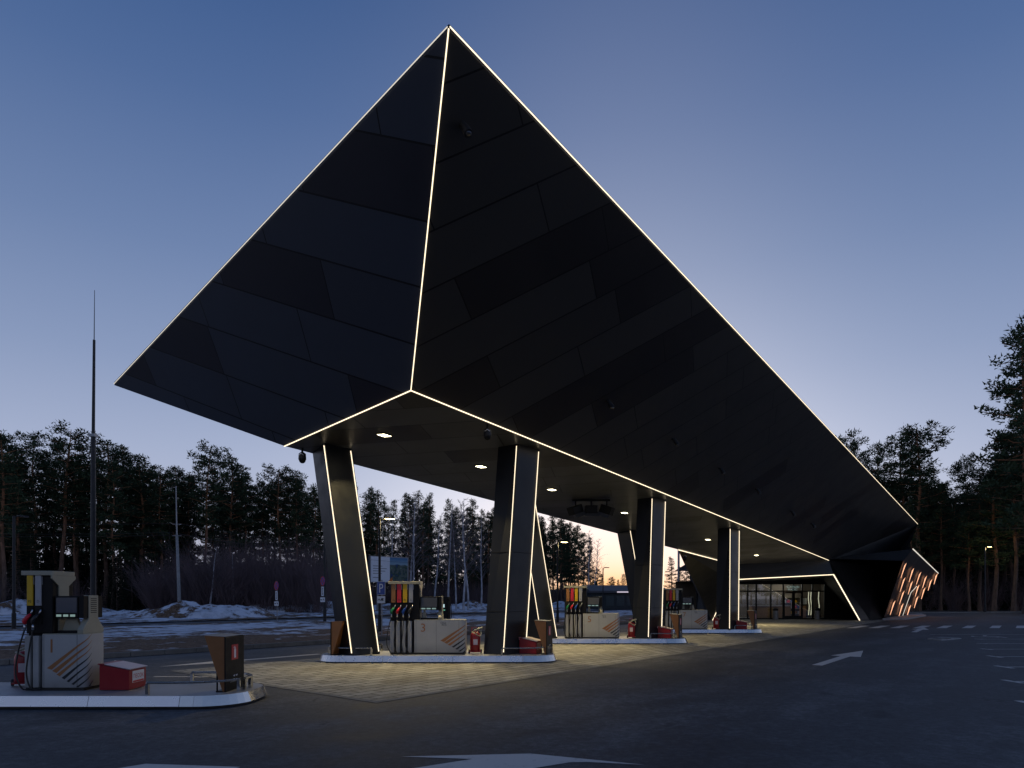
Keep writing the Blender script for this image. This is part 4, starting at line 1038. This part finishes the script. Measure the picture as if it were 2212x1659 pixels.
# lightning mast
p = at(201.5, 1290, 30)
t = thing('lightning_mast', 'tall slender dark mast tapering to a needle, rising behind pump 1', 'mast', (p.x, 30, .1))
MB().tube([(0, 0, 0), (0, 0, 4.5), (0, 0, 9.2)], [.125, .115, .10], 12).build('lower_section', M['darkpost'], t)
MB().tube([(0, 0, 9.2), (0, 0, 9.22), (0.04, 0, 13.6)], [.10, .07, .055], 10).build('upper_section', M['darkpost'], t)
MB().tube([(0.04, 0, 13.6), (0.06, 0, 15.9)], [.022, .012], 6).build('needle', M['darkpost'], t)
MB().bx(-.14, .14, -.14, .14, 9.12, 9.25).build('collar', M['greypost'], t)
# utility pole and wires
t = thing('utility_pole', 'leaning grey concrete utility pole behind the snow mound at the wood edge', 'utility pole', tuple(at(389, 1330, 62)))
o0 = at(389, 1330, 62); tp = at(382, 1155, 62) - o0; tp2 = at(380, 1050, 62) - o0
MB().tube([(0, 0, -.5), tp], [.17, .12], 10).build('shaft', M['concrete'], t, smooth=True)
MB().tube([tp, tp2], [.07, .04], 8).build('extension', M['greypost'], t)
for z in (-.1, 1.0): MB().bar(tp + V((-.4, -.06, z)), tp + V((.4, .06, z)), .05).build('crossarm', M['greypost'], t)
for k, z in enumerate((-.02, 1.08, .2)):
    for far in (V((-60, -28, 1.0)), V((40, 42, -.5))):
        a = tp + V((.5 - .5 * k, 0, z)); bb = a + far
        pts = [a.lerp(bb, i / 14) + V((0, 0, -1.4 * 4 * (i / 14) * (1 - i / 14))) for i in range(15)]
        MB().tube(pts, .016, 4).build('wire', M['ink'], t)
# billboard
t = thing('billboard', 'white roadside billboard with an aerial photograph, seen between the front columns', 'billboard', tuple(at(842, 1291, 80) * 1.0 - V((0, 0, 1.8))), math.radians(42))
BB = (3.65, 6.85)
MB().bx(-2.7, 2.7, .0, .45, BB[0], BB[1]).build('box', M['greypost'], t)
MB().bx(-2.62, .0, -.02, -.001, BB[0] + .08, BB[1] - .08).build('text_field', M['white_sign'], t)
def picture():
    m, tt, out = nodes('aerial_photograph')
    o = nd(tt, 'TexCoord').outputs['Object']
    z = nd(tt, 'SeparateXYZ', i_0=o).outputs[2]
    n = nd(tt, 'TexNoise', i_Vector=o, i_Scale=1.6, i_Detail=7.0, i_Roughness=0.7).outputs[0]
    n2 = nd(tt, 'TexVoronoi', i_Vector=o, i_Scale=2.5).outputs[0]
    land = ramp(tt, n, [(.38, (.01, .04, .16)), (.46, (.01, .06, .02)), (.56, (.12, .13, .14)), (.62, (.03, .12, .02)), (.7, (.35, .36, .38))])
    sky = mixc(tt, nd(tt, 'MapRange', i_0=z, i_1=5.9, i_2=6.7).outputs[0], (.28, .42, .5, 1), (.03, .16, .34, 1))
    f = nd(tt, 'MapRange', i_0=math_(tt, 'ADD', z, math_(tt, 'MULTIPLY', n, .6)), i_1=6.12, i_2=6.2).outputs[0]
    surf(tt, out, mixc(tt, f, land, sky), .5); return m
MB().bx(.0, 2.55, -.022, -.001, BB[0] + .2, BB[1] - .12).build('picture', picture(), t)
for i, (z, w) in enumerate(((5.6, 1.3), (5.3, 1.9), (5.0, 1.7), (4.7, 1.2), (4.2, .8))): MB().bx(-2.35, -2.35 + w, -.026, -.0205, z, z + .09).build('text_line', M['greypost'], t)
MB().poly([(-.35, -.03, BB[0] + .02), (.35, -.03, BB[0] + .02), (.35, -.03, BB[0] + .75)]).build('orange_wedge', mat('orange_print', (.6, .16, .02), .5), t)
for x in (-1.6, 1.6): MB().tube([(x, .22, 0), (x, .22, BB[0])], .11, 8).build('leg', M['greypost'], t)

# flag poles before the shop's far side
t = thing('flagpole', 'thick pale flagpole seen past pump 7 against the sunset', 'flagpole', tuple(at(1466, 1291, 62) - V((0, 0, 1.75))))
MB().tube([(0, 0, 0), (0, 0, 9)], [.13, .09], 10).build('pole', mat('pale_pole', (.45, .40, .40), .5), t)
t = thing('flag', 'white and dark flag hanging from a thin pole past pump 7', 'flag', tuple(at(1496, 1291, 60) - V((0, 0, 1.75))))
MB().tube([(0, 0, 0), (0, 0, 3.4)], .05, 8).build('pole', M['darkpost'], t)
mb = MB()
for i in range(6):
    for j in range(6):
        f = lambda a, b: (.06 + a * .11, .10 * math.sin(a * 1.3 + b * .4), 3.35 - b * .16 - a * .10 * (1 if b < 4 else .6))
        mb.poly([f(i, j), f(i + 1, j), f(i + 1, j + 1), f(i, j + 1)])
mb.build('cloth', M['white_sign'], t, smooth=True)

# low building with a neon fascia beyond the road
c = at(1340, 1291, 96)
t = thing('roadside_shop', 'low roadside shop with a pink neon fascia far behind pump 5', 'building', (c.x, 96, 0), math.radians(12))
MB().bx(-4.5, 4.5, 0, 6, 0, 2.5).build('wall', mat('teal_wall', (.03, .04, .045), .8, 0, .2), t)
MB().prism_x([(-.5, 2.5), (6.5, 2.5), (6.5, 2.75), (3, 3.7), (-.5, 2.8)], -4.9, 4.9).build('roof', mat('grey_roof', (.07, .07, .08), .7, 0, .2), t)
MB().bx(1.3, 4.6, -.62, -.52, 2.52, 2.74).build('neon_fascia', emit('pink_neon', (1, .05, .22), 2.2), t)
MB().bx(-.7, 1.1, -.62, -.52, 2.54, 2.72).build('sign_board', emit('neon_pale', (.8, .7, .85), .7), t)
for x in (-3.8, -2.2, -.6, 1, 2.6): MB().bx(x, x + 1.2, -.03, -.005, .6, 2.1).build('window', mat('dim_window', (.03, .05, .055), .5), t)
for i, (x, y, w, h) in enumerate([(26, 140, 9, 3.6), (33, 150, 8, 4.2), (48, 165, 10, 4.0), (19, 150, 8, 3.4)]):
    t = thing('house', ['pale house far off past the shop wing', 'small house with snowy roof on the far slope', 'long house on the far slope past the flag', 'low grey house far behind pump 5'][i], 'house', (x, y, 0), .3 * i)
    MB().bx(-w / 2, w / 2, 0, 6, 0, h * .6).build('wall', mat('house_wall', (.16, .15, .15), .8), t)
    MB().prism_x([(-.4, h * .6), (6.4, h * .6), (3, h)], -w / 2 - .3, w / 2 + .3).build('roof', mat('snow_roof', (.5, .52, .58), .8), t)
mb = MB(); nn = 60
for j in range(9):
    for i in range(nn + 1):
        x = -60 + i * 5.0; y = 210 + j * 30
        mb.v.append(V((x, y, -.2 + (1 - abs(j - 5) / 5) * 10 * (.7 + .35 * mnoise.fractal(V((x * .012, y * .01, 1)), 1, 2, 4)))))
for j in range(8):
    for i in range(nn): a = j * (nn + 1) + i; mb.f.append([a, a + 1, a + nn + 2, a + nn + 1])
struct(mb.build('hill', mat('wooded_hill', (.035, .03, .032), .95, 0, .6, .15), smooth=True))

# ------------------------------------------------------------------ vegetation
def bark(name, low, high, z0, z1):
    m, t, out = nodes(name)
    o = nd(t, 'TexCoord').outputs['Object']; z = nd(t, 'SeparateXYZ', i_0=o).outputs[2]
    n = nd(t, 'TexNoise', i_Vector=nd(t, 'Mapping', i_Vector=o, i_Scale=(6, 6, 1.5)).outputs[0], i_Scale=1.0, i_Detail=6.0).outputs[0]
    c = mixc(t, nd(t, 'MapRange', i_0=z, i_1=z0, i_2=z1).outputs[0], low, high)
    c = mixc(t, 1.0, c, ramp(t, n, [(.3, (.45, .45, .45)), (.7, (1.4, 1.4, 1.4))]), 'MULTIPLY')
    surf(t, out, c, .9, 0, nd(t, 'Bump', i_Strength=.8, i_Distance=.05, i_Height=n).outputs[0]); return m
def leaf(name, a, b):
    m, t, out = nodes(name)
    n = nd(t, 'TexNoise', i_Vector=nd(t, 'TexCoord').outputs['Object'], i_Scale=.9, i_Detail=4.0).outputs[0]
    rnd = nd(t, 'ObjectInfo').outputs['Random']
    c = mixc(t, nd(t, 'MapRange', i_0=n, i_1=.35, i_2=.65).outputs[0], a, b)
    c = nd(t, 'VectorMath', operation='SCALE', i_0=c, i_Scale=nd(t, 'MapRange', i_0=rnd, i_3=.7, i_4=1.3).outputs[0]).outputs[0]
    s = surf(t, out, c, .8, spec=.2); return m
M['bark'] = bark('pine_bark', (.12, .08, .06, 1), (.33, .15, .07, 1), 4, 12)
M['needles'] = leaf('pine_needles', (.022, .038, .020, 1), (.055, .080, .038, 1))
M['spruce'] = leaf('spruce_needles', (.014, .022, .015, 1), (.030, .042, .025, 1))
M['birch'] = bark('birch_bark', (.50, .49, .50, 1), (.52, .50, .52, 1), 0, 5)
M['twig'] = mat('bare_twigs', (.15, .105, .105), .9, 0, .3, .5)
M['twig_pale'] = mat('pale_twigs', (.17, .14, .14), .9, 0, .3, .5)

def rdir(r):
    while True:
        v = V((r.uniform(-1, 1), r.uniform(-1, 1), r.uniform(-1, 1)))
        if .05 < v.length < 1: return v.normalized()
def make_pine(seed, h, crown0, width, dense=1.0, shape='round'):
    r = random.Random(seed); tr, cr = MB(), MB()
    bend_ = V((r.uniform(-.5, .5), r.uniform(-.5, .5), 0))
    axis = lambda z: V((bend_.x * (z / h) ** 2 + .12 * math.sin(z * .6 + seed), bend_.y * (z / h) ** 2 + .12 * math.cos(z * .5 + seed), z))
    rad = lambda z: .20 * (h / 20) * (1 - z / h) ** .8 + .025
    tr.tube([axis(h * i / 14) for i in range(15)], [rad(h * i / 14) * (1.35 if i == 0 else 1) for i in range(15)], 7)
    nb = int(58 * dense)
    for i in range(nb):
        u = (i + r.random()) / nb; z = h * (crown0 + (.985 - crown0) * u)
        prof = (math.sin(math.pi * min(1, (u * .80 + .20))) ** .7) if shape == 'round' else (1.05 - u) ** .8
        if shape == 'flat': prof = .45 + .55 * u if u < .75 else (1.9 * (1.06 - u) + .3)
        if r.random() < .18: prof *= .45
        Lb = width * prof * r.uniform(.55, 1.15) + .25
        az = i * 2.4 + r.uniform(-.6, .6); rise = r.uniform(-.15, .35) + .25 * u
        d = V((math.cos(az), math.sin(az), rise)); a = axis(z); pts = [a]
        for k in range(1, 5):
            pts.append(a + d * (Lb * k / 4) + V((r.uniform(-.15, .15), r.uniform(-.15, .15), -.05 * k + .10 * (k / 4) ** 2 * Lb * .3)))
        tr.tube(pts, [max(.018, .045 * Lb / width * (1 - k / 5)) + .01 for k in range(5)], 4, False)
        nc = max(2, int(Lb * 2.6))
        for c in range(nc):
            s = .35 + .65 * (c + r.random()) / nc; k = min(3, int(s * 4)); q = pts[k].lerp(pts[k + 1], s * 4 - k)
            q = q + V((r.uniform(-.35, .35), r.uniform(-.35, .35), r.uniform(-.05, .3)))
            R0 = r.uniform(.32, .66)
            for e in range(int(26 * dense)):
                v = rdir(r); v.z *= .7; p = q + v * R0 * r.uniform(.35, 1.1)
                a1 = rdir(r); a1.z = abs(a1.z) * .6 + .15; a1 = (a1 + v * .6).normalized(); b1 = a1.cross(rdir(r)).normalized()
                Ls, ws = r.uniform(.18, .40), r.uniform(.045, .09)
                cr.v += [p - b1 * ws, p + b1 * ws, p + a1 * Ls]; n = len(cr.v); cr.f.append([n - 3, n - 2, n - 1])
    for i in range(7):         # dead stubs on the bare trunk
        z = h * r.uniform(.2, crown0); az = r.uniform(0, 6.3); a = axis(z)
        tr.tube([a, a + V((math.cos(az), math.sin(az), r.uniform(-.2, .2))) * r.uniform(.4, 1.4)], [.025, .008], 4, False)
    return tr.mesh('trunk'), cr.mesh('crown')
def make_birch(seed, h):
    r = random.Random(seed); tr, cr = MB(), MB()
    b = V((r.uniform(-1, 1), r.uniform(-.6, .6), 0)); axis = lambda z: V((b.x * (z / h) ** 1.6 + .1 * math.sin(z * .7 + seed), b.y * (z / h) ** 1.6, z))
    tr.tube([axis(h * i / 12) for i in range(13)], [.13 * (1 - i / 12.5) + .015 for i in range(13)], 7)
    for i in range(34):
        u = (i + r.random()) / 34; z = h * (.28 + .7 * u); az = i * 2.4 + r.uniform(-.5, .5); L = (1.05 - u) * h * .20 * r.uniform(.6, 1.2) + .4
        a = axis(z); d = V((math.cos(az) * .75, math.sin(az) * .75, .9)); pts = [a]
        for k in range(1, 5): pts.append(a + d * (L * k / 4) + V((r.uniform(-.1, .1), r.uniform(-.1, .1), -.06 * k * k * .3)))
        cr.tube(pts, [.03 * (1 - k / 5) + .008 for k in range(5)], 4, False)
        for c in range(7):
            q = pts[1 + c % 4]; e = d + rdir(r) * .9
            cr.tube([q, q + e * L * .22, q + e * L * .4 + V((0, 0, -.15))], [.011, .008, .005], 3, False)
    return tr.mesh('trunk'), cr.mesh('crown')
def make_spruce(seed, h):
    r = random.Random(seed); tr, cr = MB(), MB()
    tr.tube([(0, 0, 0), (0, 0, h)], [.11, .02], 6)
    nl = int(h * 4)
    for i in range(nl):
        u = i / nl; z = h * (.06 + .93 * u); L = (1 - u) ** .85 * h * .24 + .1
        for b in range(7):
            az = b * .9 + i * 1.7 + r.uniform(-.3, .3); d = V((math.cos(az), math.sin(az), -.28)); LL = L * r.uniform(.7, 1.1)
            for c in range(int(5 + LL * 7)):
                s = r.uniform(.15, 1); p = V((0, 0, z)) + d * LL * s + V((0, 0, .12 * s * s * LL)); a1 = (d + rdir(r) * .8).normalized(); b1 = a1.cross(rdir(r)).normalized(); w = r.uniform(.03, .06)
                cr.v += [p - b1 * w, p + b1 * w, p + a1 * r.uniform(.16, .32)]; n = len(cr.v); cr.f.append([n - 3, n - 2, n - 1])
    return tr.mesh('trunk'), cr.mesh('crown')
PINES = [make_pine(11, 20, .36, 2.7, 1.0, 'round'), make_pine(12, 20, .42, 3.0, .95, 'flat'), make_pine(13, 20, .28, 2.6, 1.1, 'round'), make_pine(14, 20, .36, 2.5, .9, 'cone'),
         make_pine(15, 20, .50, 2.9, .95, 'flat'), make_pine(16, 20, .24, 2.4, 1.0, 'cone'), make_pine(17, 20, .40, 3.3, 1.0, 'round')]
BIRCH = [make_birch(31, 13), make_birch(32, 13), make_birch(33, 13)]
SPRUCE = [make_spruce(41, 7), make_spruce(42, 7)]
for me, m in [(x[0], M['bark']) for x in PINES] + [(x[1], M['needles']) for x in PINES] + [(x[0], M['birch']) for x in BIRCH] + [(x[1], M['twig_pale']) for x in BIRCH] + [(x[0], M['bark']) for x in SPRUCE] + [(x[1], M['spruce']) for x in SPRUCE]:
    me.materials.append(m)
def tree(kind, name, lb, group, x, y, z, s, rz, sw=1.0):
    t = thing(name, lb, 'tree', (x, y, z), rz, group); t.scale = (s * sw, s * sw, s)
    o = link('trunk', kind[0], None, t); o = link('crown', kind[1], None, t)
    return t
g1 = 'pines of the wood across the road'; l1 = 'tall dark pine in the dense wood across the road'
g2 = 'pines behind the front columns'; l2 = 'slim dark pine in the wood seen between the canopy columns'
g3 = 'pines beyond the car park'; l3 = 'dark pine in the wood beyond the shop and car park'
r = random.Random(5)
def proj(x, y): return CX + F * x / y
for row, (t0, s0, s1, ds, h0, h1) in enumerate([(62, -12, 132, 3.3, 17.5, 21), (68, -14, 134, 3.1, 18.5, 21.5), (75, -14, 132, 3.4, 18, 22), (83, -16, 130, 3.9, 18.5, 22.5)]):
    s = s0
    while s < s1:
        p = K(s + r.uniform(-1, 1), t0 + r.uniform(-2.4, 2.4)); px = proj(p.x, p.y)
        s += ds * r.uniform(.75, 1.25)
        if px < -60 or 1100 < px and row > 2: continue
        between = px > 690
        if between and row == 3 and r.random() < .5: continue
        hh = r.uniform(h0, h1) / 20
        if px > 1230: continue
        if not between and px > 320 and row == 3 and r.random() < .45: continue
        if between: k = PINES[r.choice((0, 2, 3, 5, 5, 3))]
        else: k = PINES[r.choice((0, 1, 2, 4, 6, 0, 1, 6))]
        tree(k, 'pine_tree', l2 if between else l1, g2 if between else g1, p.x, p.y, 0, hh, r.uniform(0, 6.3), r.uniform(.85, 1.15) * (.85 if between else 1.05))
# last pines before the gap of sunset sky
for px, Y, top in ((1195, 138, 1125), (1212, 128, 1122), (1232, 132, 1128), (1250, 126, 1134), (1262, 136, 1150), (1275, 130, 1160), (1240, 150, 1140), (1222, 150, 1130)):
    a = at(px, top, Y); tree(PINES[5 if px % 2 else 2], 'pine_tree', 'slim pine at the thin edge of the wood against the sunset', 'pines at the edge of the sunset gap', a.x, Y, 0, a.z / 20, px, .85)
for px, Y, top in ((1347, 150, 1238), (1322, 165, 1246), (1300, 170, 1240), (1362, 175, 1252), (1290, 160, 1228), (1335, 190, 1252)):
    a = at(px, top, Y); tree(SPRUCE[px % 2] if px == 1347 else PINES[px % 7], 'pine_tree', 'small distant pine low in the orange sunset glow behind the neon shop', 'distant pines in the sunset', a.x, Y, 0, a.z / (7 if px == 1347 else 20), px, 1.2)
for px, Y, top in ((1452, 120, 1203), (1468, 135, 1225), (1484, 128, 1228), (1500, 140, 1232), (1516, 150, 1236)):
    a = at(px, top, Y); tree(PINES[px % 7], 'pine_tree', 'distant pine past pump 7 and the pale flagpole', 'distant pines past the flagpole', a.x, Y, 0, a.z / 20, px, 1.3)
# wood beyond the car park: single crowns that stand out
for px, Y, top, k, sw, lb in ((1985, 86, 922, 1, 1.25, 'tall pine with a broad spreading crown standing clear behind the sloping roof edge'),
                              (1950, 92, 935, 6, 1.0, 'tall pine close behind the broad-crowned one at the roof edge'),
                              (1898, 92, 958, 0, .95, 'pine whose crown just clears the roof edge'),
                              (1838, 98, 938, 4, .8, 'pine whose tip shows above the roof edge highest up the slope'),
                              (1872, 96, 978, 2, 1.0, 'dense pine half hidden behind the roof slope'),
                              (2088, 92, 990, 4, .8, 'slender pine with a loose tuft top over the car park wood'),
                              (2040, 94, 1040, 3, 1.0, 'lower pine filling the dip beside the broad crown'),
                              (2218, 70, 700, 2, .95, 'very tall dense pine cut by the edge of the view, lamp lit on one side'),
                              (2238, 76, 670, 2, .95, 'tallest pine behind the lamp-lit one'),
                              (2192, 78, 930, 6, 1.0, 'bushy pine beside the very tall dense one'),
                              (2150, 80, 985, 2, 1.3, 'bushy dark pine behind the street lamp of the car park'),
                              (2118, 84, 1012, 0, 1.1, 'dark pine before the street lamp wood, lower than its neighbours')):
    a = at(px, top, Y); tree(PINES[k], 'pine_tree', lb, None, a.x, Y, .05, (a.z) / 20, px, sw)
for i in range(62):
    px = r.uniform(1860, 2330); Y = r.uniform(82, 128); top = 1050 + r.uniform(-25, 70) + max(0, (1960 - px)) * .2 - max(0, px - 2110) * .9
    if px < 1990: top = max(top, 1040)
    a = at(px, max(top, 860), Y); tree(PINES[r.randrange(7)], 'pine_tree', l3, g3, a.x, Y, .05, a.z / 20, r.uniform(0, 6), r.uniform(.95, 1.3))
# birches with white stems
for px, Y, top, k, lb in ((968, 84, 1095, 0, 'bare white-stemmed birch over the pump 3 logo'), (985, 86, 1130, 1, 'thin bare birch between two white stems behind pump 3'), (1003, 82, 1080, 2, 'forked bare birch in front of the pines by the second column'),
                          (1010, 83, 1085, 1, 'second stem of the forked bare birch by the second column'), (886, 96, 1075, 0, 'bare birch behind the billboard edge'), (893, 95, 1090, 2, 'paler bare birch just past the billboard'),
                          (940, 90, 1110, 1, 'thin grey bare birch behind the pump 3 display'), (1040, 96, 1120, 0, 'bare birch half behind the second column'), (845, 98, 1120, 2, 'bare birch behind the lamp and billboard'),
                          (1272, 118, 1150, 1, 'bare drooping birch at the edge of the sunset gap'), (1283, 120, 1165, 0, 'thin bare birch in the sunset gap')):
    a = at(px, top, Y); tree(BIRCH[k], 'birch_tree', lb, None, a.x, Y, .2, a.z / 13, px * 1.3)
for px, Y, top, k, lb in ((455, 70, 1185, 1, 'small bare tree leaning beside the utility pole'), (505, 72, 1195, 2, 'small bare tree above the snow mound')):
    a = at(px, top, Y); tree(BIRCH[k], 'bare_tree', lb, None, a.x, Y, .2, a.z / 13, px, 1.5)
# young spruces under the pines
for i in range(46):
    s = r.uniform(-14, 120); t_ = r.uniform(57, 72); p = K(s, t_); px = proj(p.x, p.y)
    if px < -40 or px > 1235: continue
    tree(SPRUCE[i % 2], 'young_spruce', 'young dark spruce under the tall pines across the road', 'young spruces under the pines', p.x, p.y, 0, r.uniform(.35, 1.0) * (1.25 if px < 300 else .75), r.uniform(0, 6))

def thicket(name, n, place, hmin, hmax, m, seed, lean=.55):
    r = random.Random(seed); mb = MB()
    for i in range(n):
        c, hs = place(r)
        for k in range(r.randint(9, 15)):
            h = r.uniform(hmin, hmax) * hs; d = V((r.uniform(-lean, lean), r.uniform(-lean, lean), 1)); pts = [c + V((r.uniform(-.4, .4), r.uniform(-.4, .4), 0))]
            for q in range(1, 4): pts.append(pts[0] + d * (h * q / 3) + V((r.uniform(-.2, .2), r.uniform(-.2, .2), -.1 * q * lean)))
            mb.tube(pts, [.022, .017, .012, .006], 3, False)
            for e in range(5):
                q = pts[1 + e % 3]; dd = d + rdir(r) * .8
                mb.tube([q, q + dd * h * .16, q + dd * h * .30], [.010, .008, .004], 3, False)
    o = mb.build(name, m, fix=False); o['kind'] = 'stuff'; return o
def pl1(r):
    px = r.uniform(330, 700); Y = r.uniform(70, 82); a = at(px, 1320, Y); return V((a.x, Y, 0)), 1.0 if px > 430 else .75
thicket('undergrowth', 420, pl1, 3.2, 6.6, M['twig'], 3)
def pl2(r):
    s = r.uniform(30, 128); p = K(s, r.uniform(58, 66)); return V((p.x, p.y, 0)), .8
thicket('undergrowth', 330, pl2, 2.0, 5.5, M['twig'], 4)
def pl3(r):
    s = r.uniform(-16, 14); p = K(s, r.uniform(58, 70)); return V((p.x, p.y, 0)), .8
thicket('undergrowth', 220, pl3, 2.0, 4.5, M['twig'], 6)
def pl4(r):
    px = r.uniform(1960, 2300); Y = r.uniform(86, 118); a = at(px, 1320, Y); return V((a.x, Y, .05)), .8
thicket('undergrowth', 150, pl4, 2.5, 6, M['twig'], 8)

# deep inside the woods the trees can no longer be told apart
def deep_wood(name, spots, seed, mtl):
    r = random.Random(seed); mb, tb = MB(), MB()
    for (x, y, h, w) in spots:
        tb.tube([(x, y, 0), (x + r.uniform(-.3, .3), y, h * .95)], [.2, .05], 5, False)
        for c in range(int(34 * w)):
            u = r.random() ** .8; z = h * (.16 + .82 * u); R1 = 2.6 * w * (1.08 - u) ** .5 * r.uniform(.2, 1)
            az = r.uniform(0, 6.28); q = V((x + R1 * math.cos(az), y + R1 * math.sin(az), z))
            for e in range(16):
                v = rdir(r); v.z *= .6; p = q + v * r.uniform(.2, .8); a1 = (rdir(r) + V((0, 0, .3))).normalized(); b1 = a1.cross(rdir(r)).normalized(); wd = r.uniform(.10, .20)
                mb.v += [p - b1 * wd, p + b1 * wd, p + a1 * r.uniform(.4, .8)]; n = len(mb.v); mb.f.append([n - 3, n - 2, n - 1])
    o = mb.build(name, mtl, fix=False); o['kind'] = 'stuff'
    o = tb.build(name, M['bark'], fix=False); o['kind'] = 'stuff'
r = random.Random(77); sp = []
for i in range(170):
    p = K(r.uniform(-25, 62), r.uniform(86, 135)); sp.append((p.x, p.y, r.uniform(10, 15) if p.x / p.y < -.5 else r.uniform(6, 10), r.uniform(.8, 1.2)))
for i in range(150):
    sp.append((r.uniform(-90, 90), r.uniform(-95, -55), r.uniform(11, 16), r.uniform(1.0, 1.5)))  # unseen trees behind the camera, added for a dark reflection in the glass
for i in range(110):
    p = K(r.uniform(45, 135), r.uniform(84, 100)); sp.append((p.x, p.y, r.uniform(5, 10), r.uniform(.7, 1.0)))
for i in range(190):
    px = r.uniform(1850, 2420); Y = r.uniform(105, 160); a = at(px, 1300, Y); sp.append((a.x, Y, r.uniform(12, 19) + max(0, px - 2100) * .012, r.uniform(.9, 1.4)))
deep_wood('woods', sp, 9, M['needles'])
def low_green(n, place, seed):
    r = random.Random(seed); mb = MB()
    for i in range(n):
        c, hmax = place(r)
        h = hmax * r.random() ** .6
        for q in range(int(h * 5) + 3):
            z = h * r.random(); w = .25 + .9 * (1 - z / h)
            for e in range(7):
                p = c + V((r.gauss(0, w * .6), r.gauss(0, w * .6), z)); a1 = (rdir(r) + V((0, 0, .2))).normalized(); b1 = a1.cross(rdir(r)).normalized(); wd = r.uniform(.07, .15)
                mb.v += [p - b1 * wd, p + b1 * wd, p + a1 * r.uniform(.3, .6)]; n2 = len(mb.v); mb.f.append([n2 - 3, n2 - 2, n2 - 1])
    o = mb.build('undergrowth', M['spruce'], fix=False); o['kind'] = 'stuff'
def pg1(r):
    p = K(r.uniform(-22, 50), r.uniform(74, 90)); return V((p.x, p.y, 0)), 8.0 if p.x / p.y < -.55 else 4.5
def pg2(r):
    p = K(r.uniform(45, 132), r.uniform(70, 82)); return V((p.x, p.y, 0)), 5.5
def pg3(r):
    px = r.uniform(1850, 2350); Y = r.uniform(92, 125); a = at(px, 1300, Y); return V((a.x, Y, 0)), 8.0
low_green(420, pg1, 1); low_green(240, pg2, 2); low_green(260, pg3, 3)
